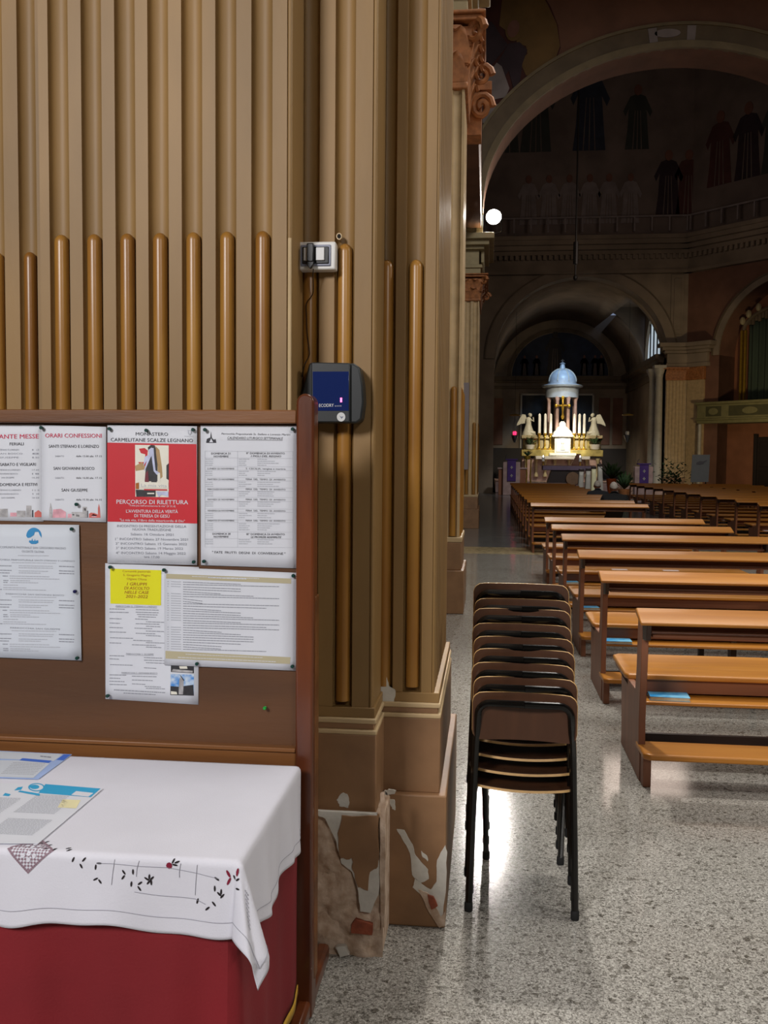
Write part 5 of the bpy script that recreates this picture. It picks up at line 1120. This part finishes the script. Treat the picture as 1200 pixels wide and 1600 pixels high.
g = G(); g.ball((cx, YA+.1, zt_-.36), .06, .06, .075); g.lathe([(.04, 0), (.07, .2), (.09, .38), (.06, .42)], (cx, YA+.1, zt_-.86), 10); g.tube([(cx-.3, YA+.12, zt_-.44), (cx-.08, YA+.1, zt_-.5), (cx+.08, YA+.1, zt_-.5), (cx+.3, YA+.12, zt_-.44)], .03, 6); g.tube([(cx, YA+.1, zt_-.86), (cx+.03, YA+.08, zt_-1.1), (cx, YA+.1, zt_-1.25)], .04, 6); P('corpus', g, M['gildm'], cr)
for k, (px, t) in enumerate(((842.5, 'outer left'), (851.5, 'middle left'), (860, 'inner left'), (897, 'inner right'), (905, 'middle right'), (912.5, 'outer right'))):
    x = ax(px); e = E('altar_candle', f'tall white candle on a gold candlestick, {t} one on the altar', 'candle', (x, YA+.1, az(703)), group='candles on the high altar')
    h = az(677)-az(702); H2 = az(645)-az(677)
    g = G(); g.lathe([(.15, 0), (.15, .03), (.06, .12), (.035, .2), (.06, .32), (.03, .42), (.03, .7), (.06, .76), (.035, .82), (.11, h), (.11, h+.04)], seg=12); P('candlestick', g, M['gildm'], e)
    g = G(); g.lathe([(.085, h+.04), (.078, h+H2-.08), (.02, h+H2)], seg=12); P('candle', g, M['wax'], e)
def angel(label, px, flip):
    x = ax(px); z = az(680); e = E('angel_statue', label, 'statue', (x, YA+.7, z))
    f = flip; g = G(); g.lathe([(.42, 0), (.40, .12), (.30, .35), (.2, .6), (.17, .72), (.20, .9), (.17, 1.02), (.06, 1.1)], (0, 0, 0), 14, sx=.9, sy=.7)
    g.tube([(f*.12, -.08, .92), (f*.30, -.14, .85), (f*.26, -.16, 1.08)], [.06, .05, .04], 8); g.tube([(-f*.05, -.1, .2), (f*.32, -.12, .12), (f*.36, -.1, .0)], [.16, .14, .1], 8); P('robed_body', g, M['stat'], e)
    g = G(); g.ball((f*.1, -.04, 1.2), .1, .1, .125); g.ball((f*.07, -.0, 1.24), .11, .11, .1); P('head', g, M['stat'], e)
    for s_ in (0, 1):
        g = G(); g.prism([(-f*.05, .95), (-f*.2, 1.25), (-f*.38, 1.28), (-f*.5, 1.08), (-f*.68, .72), (-f*.72, .55), (-f*.45, .68), (-f*.2, .72)], XZ, .08+s_*.12, .14+s_*.12); P('wing', g, M['stat'], e, bevel=.02)
angel('pale kneeling angel statue on the left end of the altar ledge', 826, 1); angel('pale kneeling angel statue on the right end of the altar ledge', 929, -1)
cib = E('domed_canopy', 'round marble canopy with pink columns under a blue lit dome', 'canopy')
YD = 58.2; kx = at(877.5, 650, YD).x; kz = lambda py: at(878, py, YD).z
g = G(); g.lathe([(1.05, kz(690)), (1.05, kz(681)), (.95, kz(680))], (kx, YD, 0), 24); P('base_drum', g, M['cream'], cib)
for k in range(8):
    q = PI/8+k*PI/4; x, y = kx+.84*math.cos(q), YD+.84*math.sin(q)
    g = G(); g.lathe([(.15, kz(680)), (.15, kz(678)), (.11, kz(677)), (.10, kz(628)), (.15, kz(623)), (.15, kz(621))], (x, y, 0), 12); P('column', g, M['pinkm'], cib)
g = G(); g.lathe([(.98, kz(622)), (1.0, kz(608)), (1.02, kz(607)), (1.2, kz(605.5)), (1.25, kz(603)), (1.0, kz(601))], (kx, YD, 0), 28); P('drum', g, M['domeb'], cib)
g = G(); R_ = .86; z0 = kz(602); g.lathe([(R_, z0), (R_*1.0, z0+.2)]+[(R_*math.cos(q), z0+.2+R_*.92*math.sin(q)) for q in [PI/2*j/9 for j in range(1, 9)]]+[(.12, z0+.2+R_*.93)], (kx, YD, 0), 28); P('dome', g, M['domeb'], cib)
for k in range(8):
    q = PI/8+k*PI/4; g = G(); g.tube([(kx+(R_+.01)*math.cos(t)*math.cos(q), YD+(R_+.01)*math.cos(t)*math.sin(q), z0+.2+R_*.93*math.sin(t)) for t in [PI/2*j/8*.95 for j in range(9)]], .035, 6); P('dome_rib', g, M['stonel'], cib)
g = G(); zz0 = z0+.2+R_*.9; g.lathe([(.18, zz0), (.16, zz0+.1), (.12, zz0+.28), (.2, zz0+.30), (.1, zz0+.38), (.03, zz0+.42)], (kx, YD, 0), 12); g.box(kx-.02, kx+.02, YD-.02, YD+.02, zz0+.4, zz0+.58); g.box(kx-.1, kx+.1, YD-.02, YD+.02, zz0+.49, zz0+.52); P('lantern', g, M['domeb'], cib)
def flowers(label, x, y, z, s, pot, petal, cat='flowers', n=26, tall=.5):
    e = E('flower_pot', label, cat, (x, y, z))
    g = G(); g.lathe([(.6*s*.3, 0), (s*.28, s*.05), (s*.36, s*.35), (s*.33, s*.35)], seg=12); P('pot', g, M[pot], e)
    g = G()
    for k in range(n):
        a = random.uniform(0, 2*PI); t = random.uniform(.2, 1.1); r = s*tall*1.2*math.sin(t); d = Vector((math.cos(a)*math.sin(t), math.sin(a)*math.sin(t), math.cos(t)))
        b = Vector((0, 0, s*.33)); tip = b+d*s*tall*random.uniform(.8, 1.5); sd = d.cross(Vector((0, 0, 1))).normalized()*s*.09; m = b.lerp(tip, .6)+Vector((0, 0, s*.06))
        g.add([b, m+sd, tip, m-sd], [(0, 1, 2, 3)])
    P('leaves', g, M['grn'], e, solid=.004)
    if petal:
        for k in range(4):
            a = k*1.7; c = Vector((math.cos(a)*s*.3, math.sin(a)*s*.3, s*(.7+.1*(k % 2)))); g = G()
            for j in range(6):
                b_ = a+j*PI/3; d = Vector((math.cos(b_), math.sin(b_), .25))*s*.16; sd = Vector((-math.sin(b_), math.cos(b_), 0))*s*.07
                g.add([c, c+d*.6+sd, c+d, c+d*.6-sd], [(0, 1, 2, 3)])
            P('red_flower', g, M[petal], e, solid=.004)
    return e
flowers('white bowl of red flowers on the left end of the altar step', ax(828), YA+.1, az(703), .85, 'marblep', 'redf')
flowers('white bowl of red flowers on the right end of the altar step', ax(930), YA+.1, az(703), .95, 'marblep', 'redf')
# front altar table with mauve cloth
fa = E('altar_table', 'front altar table with a mauve cloth and round wooden base', 'altar')
YQ = 50.9; qx = lambda p: at(p, 735, YQ).x; qz = lambda p: at(890, p, YQ).z
g = G(); g.box(qx(848), qx(930), YQ, YQ+1, qz(735), qz(728)); P('cloth_band', g, M['mauve'], fa, bevel=.03)
g = G(); g.box(qx(846), qx(931), YQ+.05, YQ+1, qz(728), qz(727)); P('tabletop', g, M['panel'], fa)
g = G(); g.prism([(qx(852), qz(765)), (qx(915), qz(765)), (qx(906), qz(735)), (qx(862), qz(735))], XZ, YQ+.15, YQ+.9); P('base', g, M['darkwood'], fa, bevel=.02)
g = G(); g.lathe([(.36, 0), (.36, .2)], seg=20); g.xf(Matrix.Translation((qx(895), YQ+.12, qz(748))) @ Matrix.Rotation(PI/2, 4, 'X')); P('round_carving', g, M['base'], fa, bevel=.02)
for px in (849, 907):
    e = E('altar_candle', f'short lit candle at the {"left" if px < 870 else "right"} end of the front altar table', 'candle', (qx(px), YQ+.3, qz(727)))
    g = G(); g.lathe([(.07, 0), (.07, .03), (.03, .05), (.03, .16), (.09, .2)], seg=12); P('candle_holder', g, M['gildm'], e)
    g = G(); g.lathe([(.075, .2), (.075, .42), (.02, .43)], seg=12); P('candle', g, M['wax'], e)
    g = G(); g.ball((0, 0, .47), .025, .025, .06); P('flame', g, M['glow'], e)
bk = E('missal_stand', 'brown book stand on the front altar table', 'book stand')
g = G(); g.prism([(qx(893), qz(727)), (qx(912), qz(727)), (qx(908), qz(709)), (qx(902), qz(709))], XZ, YQ+.3, YQ+.5); P('slope', g, M['panel'], bk, bevel=.02)
# ambos
def ambo(label, px, Y, s, zt_, zb_, side=0):
    x = at(px, 730, Y).x; e = E('lectern', label, 'lectern', (x, Y, 0))
    g = G(); g.box(-.42, .42, .1, .7, 0, zt_-.15); P('body', g, M['pinkm'], e, bevel=.02)
    g = G(); g.box(-.30, .30, .0, .5, zt_-.06, zt_); g.box(-.21, .21, .04, .09, zb_, zt_-.04); P('purple_cloth', g, M['purple'], e, bevel=.01)
    for z in (zb_+.25*(zt_-zb_), zb_+.62*(zt_-zb_)):
        g = G(); g.box(-.02, .02, .025, .045, z-.07, z+.07); g.box(-.06, .06, .025, .045, z-.02, z+.02); P('cross_emblem', g, M['stonel'], e)
    g = G(); g.tube([(-.3, .1, zt_), (-.3, .05, zt_+.12), (-.24, 0, zt_+.2)], .012, 6); P('microphone', g, M['steel'], e)
ambo('lectern with a purple cloth at the left of the altar', 799.5, 47.0, 1, at(800, 717, 47).z, at(800, 752, 47).z)
ambo('lectern with a purple cloth at the right, beside the slim columns', 1007, 46.0, 1, at(1007, 724, 46).z, at(1007, 756, 46).z)
for px0, px1, t in ((779, 794, 'left'), (806, 822, 'right')):
    e = E('stone_screen', f'low pinkish stone screen to the {t} of the purple lectern', 'screen'); Y = 47.3
    g = G(); a, b = at(px0, 733, Y), at(px1, 733, Y); g.box(a.x, b.x, Y, Y+.2, 0, a.z); P('slab', g, M['reddw'], e, bevel=.02); g = G(); g.box(a.x-.05, b.x+.05, Y-.05, Y+.25, a.z, a.z+.08); P('coping', g, M['pinkm'], e, bevel=.01)
e = E('flower_stand', 'tall gilt flower stand with red flowers at the left of the altar', 'flower stand', (at(826, 730, 49).x, 49, 0))
zt_ = at(826, 718, 49).z
for dx in (-.12, .12):
    g = G(); g.tube([(dx*1.4, 0, 0), (dx*.7, 0, zt_*.5), (dx, 0, zt_)], .035, 8); P('leg', g, M['gildm'], e)
flowers('red flowers on top of the tall gilt stand', at(824, 712, 49).x, 49, zt_, .5, 'gildm', 'redf')
g = G()
# white covered chairs near the altar steps
Yw = 44.0
for k, (px, py) in enumerate(((908, 737), (919, 736), (928, 733), (938, 729))):
    x = at(px, 750, Yw).x; zt_ = at(px, py, Yw).z; e = E('covered_chair', f'narrow chair under a white cover by the altar steps, {("leftmost", "second from left", "third from left", "rightmost")[k]} of four', 'chair', (x, Yw+.1*k, 0), group='white covered chairs')
    def cv(u, v, zt_=zt_, k=k):
        a = u*2*PI; r = 1+.06*math.sin(a*7)*(1-v); q = lambda t: math.copysign(abs(t)**.45, t); return (.115*r*q(math.cos(a))*(1.15-.25*v)+.03*(1-v)*(k-1.5), .17*r*q(math.sin(a))*(1.2-.5*max(0, v-.5)), .05+(zt_-.05)*v)
    g = G(); g.grid(cv, 36, 6); P('white_cover', g, M['stonel'] if k != 2 else M['paley'], e, solid=.008)
    g = G(); g.box(-.12, .12, -.05, .05, zt_-.1, zt_+.12); P('chair_top', g, M['darkwood'], e, bevel=.02)
    for a, b in ((-.1, -.1), (.1, -.1), (-.1, .1), (.1, .1)):
        g = G(); g.box(a-.015, a+.015, b-.015, b+.015, 0, .3); P('leg', g, M['darkwood'], e)
# plants
Yp = 36.0; q = at(955, 765, Yp)
e = flowers('plant in a tall orange pot beyond the bowed worshippers', q.x, Yp, 0, 1.0, 'orange', None, 'plant', 34, .5)
g = G(); zt_ = at(955, 748, Yp).z; g.lathe([(.10, 0), (.13, .5), (.19, zt_), (.16, zt_)], seg=14); P('tall_pot', g, M['orange'], e)
for ch in e.children:
    if ch.name.startswith('leaves'): ch.location.z = zt_-.35
    if ch.name.startswith('pot'): ch.scale = (.5, .5, .5); ch.location.z = zt_-.17
q = at(1051, 752, 41.5)
g = G(); sh = E('shrub', 'dark green bushy shrub in front of the yellow pilaster', 'plant', (q.x, 41.5, 0))
for k in range(420):
    v = Vector((random.gauss(0, .30), random.gauss(0, .25), .95+random.gauss(0, .33))); a = random.uniform(0, 2*PI); d = Vector((math.cos(a), math.sin(a), random.uniform(-.2, .8)))*.17; sd = d.cross(Vector((0, 0, 1))).normalized()*.05
    g.add([v, v+d*.5+sd, v+d, v+d*.5-sd], [(0, 1, 2, 3)])
P('foliage', g, M['grn'], sh, solid=.004)
g = G(); g.lathe([(.2, 0), (.28, .4), (.25, .4)], seg=14); P('pot', g, M['terra'], sh)
for k in range(5):
    g = G(); g.tube([(0, 0, .3), (random.uniform(-.2, .2), random.uniform(-.1, .1), 1.0)], .015, 5); P('stem', g, M['panel'], sh)
flowers('dark potted plant between the altar and the slim columns', at(976, 740, 49).x, 49, 0, .9, 'terra', None, 'plant', 60, .8)
# poster stand
Ye = 40.5; c0, c1, c2_, c3_ = at(1082, 710.5, Ye), at(1109.5, 710.5, Ye), at(1107, 753, Ye), at(1079, 753.5, Ye)
e = E('poster_stand', 'tall white poster on a stand under the gallery', 'poster stand')
g = G(); g.prism([(c0.x, c0.z), (c1.x, c1.z), (c2_.x, c2_.z), (c3_.x, c3_.z)], XZ, Ye, Ye+.04); pb = P('poster_board', g, M['greyb'], e)
g = G(); 
for pts in ([(1088, 723), (1093, 720.5), (1101, 721), (1099, 725), (1093, 726), (1088, 725.5)], [(1098, 721), (1104, 719), (1104.5, 719.8), (1100, 723)]): g.add([at(a, b, Ye-.01) for a, b in pts], [tuple(range(len(pts)))])
P('dark_print', g, M['dgrey'], pb)
for x in (c3_.x+.1, c2_.x-.1):
    g = G(); g.box(x-.02, x+.02, Ye+.05, Ye+.09, 0, c0.z-.1); P('leg', g, M['iron'], e)
# hanging sanctuary lamps and the long rod of a lamp
for px, t, r_ in ((804, 'left', 1), (980, 'right', 0)):
    Y = 51.5; q = at(px, 690, Y); e = E('hanging_lamp', f'hanging sanctuary lamp at the {t} of the altar', 'lamp', (q.x, Y, q.z))
    g = G(); g.lathe([(.05, -.05), (.09, .05), (.16, .25), (.19, .33), (.12, .36)], seg=14); P('lamp_bowl', g, M['steel'], e)
    g = G(); g.lathe([(.08, .3), (.1, .5), (.06, .55)], seg=12); P('glass_cup', g, M['redg'] if r_ else M['marblep'], e)
    for k in range(3):
        a = k*2*PI/3+.3; g = G(); g.tube([(.17*math.cos(a), .17*math.sin(a), .33), (.12*math.cos(a), .12*math.sin(a), .9), (0, 0, 1.25)], .008, 5); P('chain', g, M['steel'], e)
    g = G(); g.tube([(0, 0, 1.2), (0, 0, 1.55), (0, 0, 10.9-q.z)], .008, 5); P('cord', g, M['iron'], e)
    g = G(); g.lathe([(.03, 1.5), (.3, 1.42), (.28, 1.38)], seg=16); P('canopy_disc', g, M['gilt'], e)
q0, q1 = at(899, 432, 40), at(899, 380, 40)
e = E('pendant_rod', 'long thin black rod hanging before the altar arch', 'rod', (q0.x, 40, q0.z))
g = G(); g.tube([(0, 0, 0), (0, 0, 29-q0.z)], .035, 8); P('rod', g, M['iron'], e)
g = G(); g.ball((0, 0, -.05), .09, .09, .12); g.lathe([(.1, .5), (.1, 1.4)], seg=8); P('finial', g, M['iron'], e)
# flood light over the third pier
e = E('floodlight', 'lit white floodlight on the cornice of the third pier', 'lamp', (.05, 24.6, 7.86))
g = G(); g.lathe([(.205, 0), (.205, .03), (.12, .22)], seg=24); g.xf(Matrix.Rotation(-PI/2-.12, 4, 'X')); P('housing', g, M['steel'], e)
g = G(); g.lathe([(.19, -.012), (.19, .0)], seg=24); g.xf(Matrix.Rotation(-PI/2-.12, 4, 'X')); P('lens', g, M['lampm'], e)
g = G(); g.tube([(-.2, .1, 0), (-.2, .12, -.35), (0, .12, -.4), (.2, .12, -.35), (.2, .1, 0)], .02, 6); g.tube([(0, .12, -.4), (-.1, .12, -.74)], .03, 6); P('bracket', g, M['iron'], e)
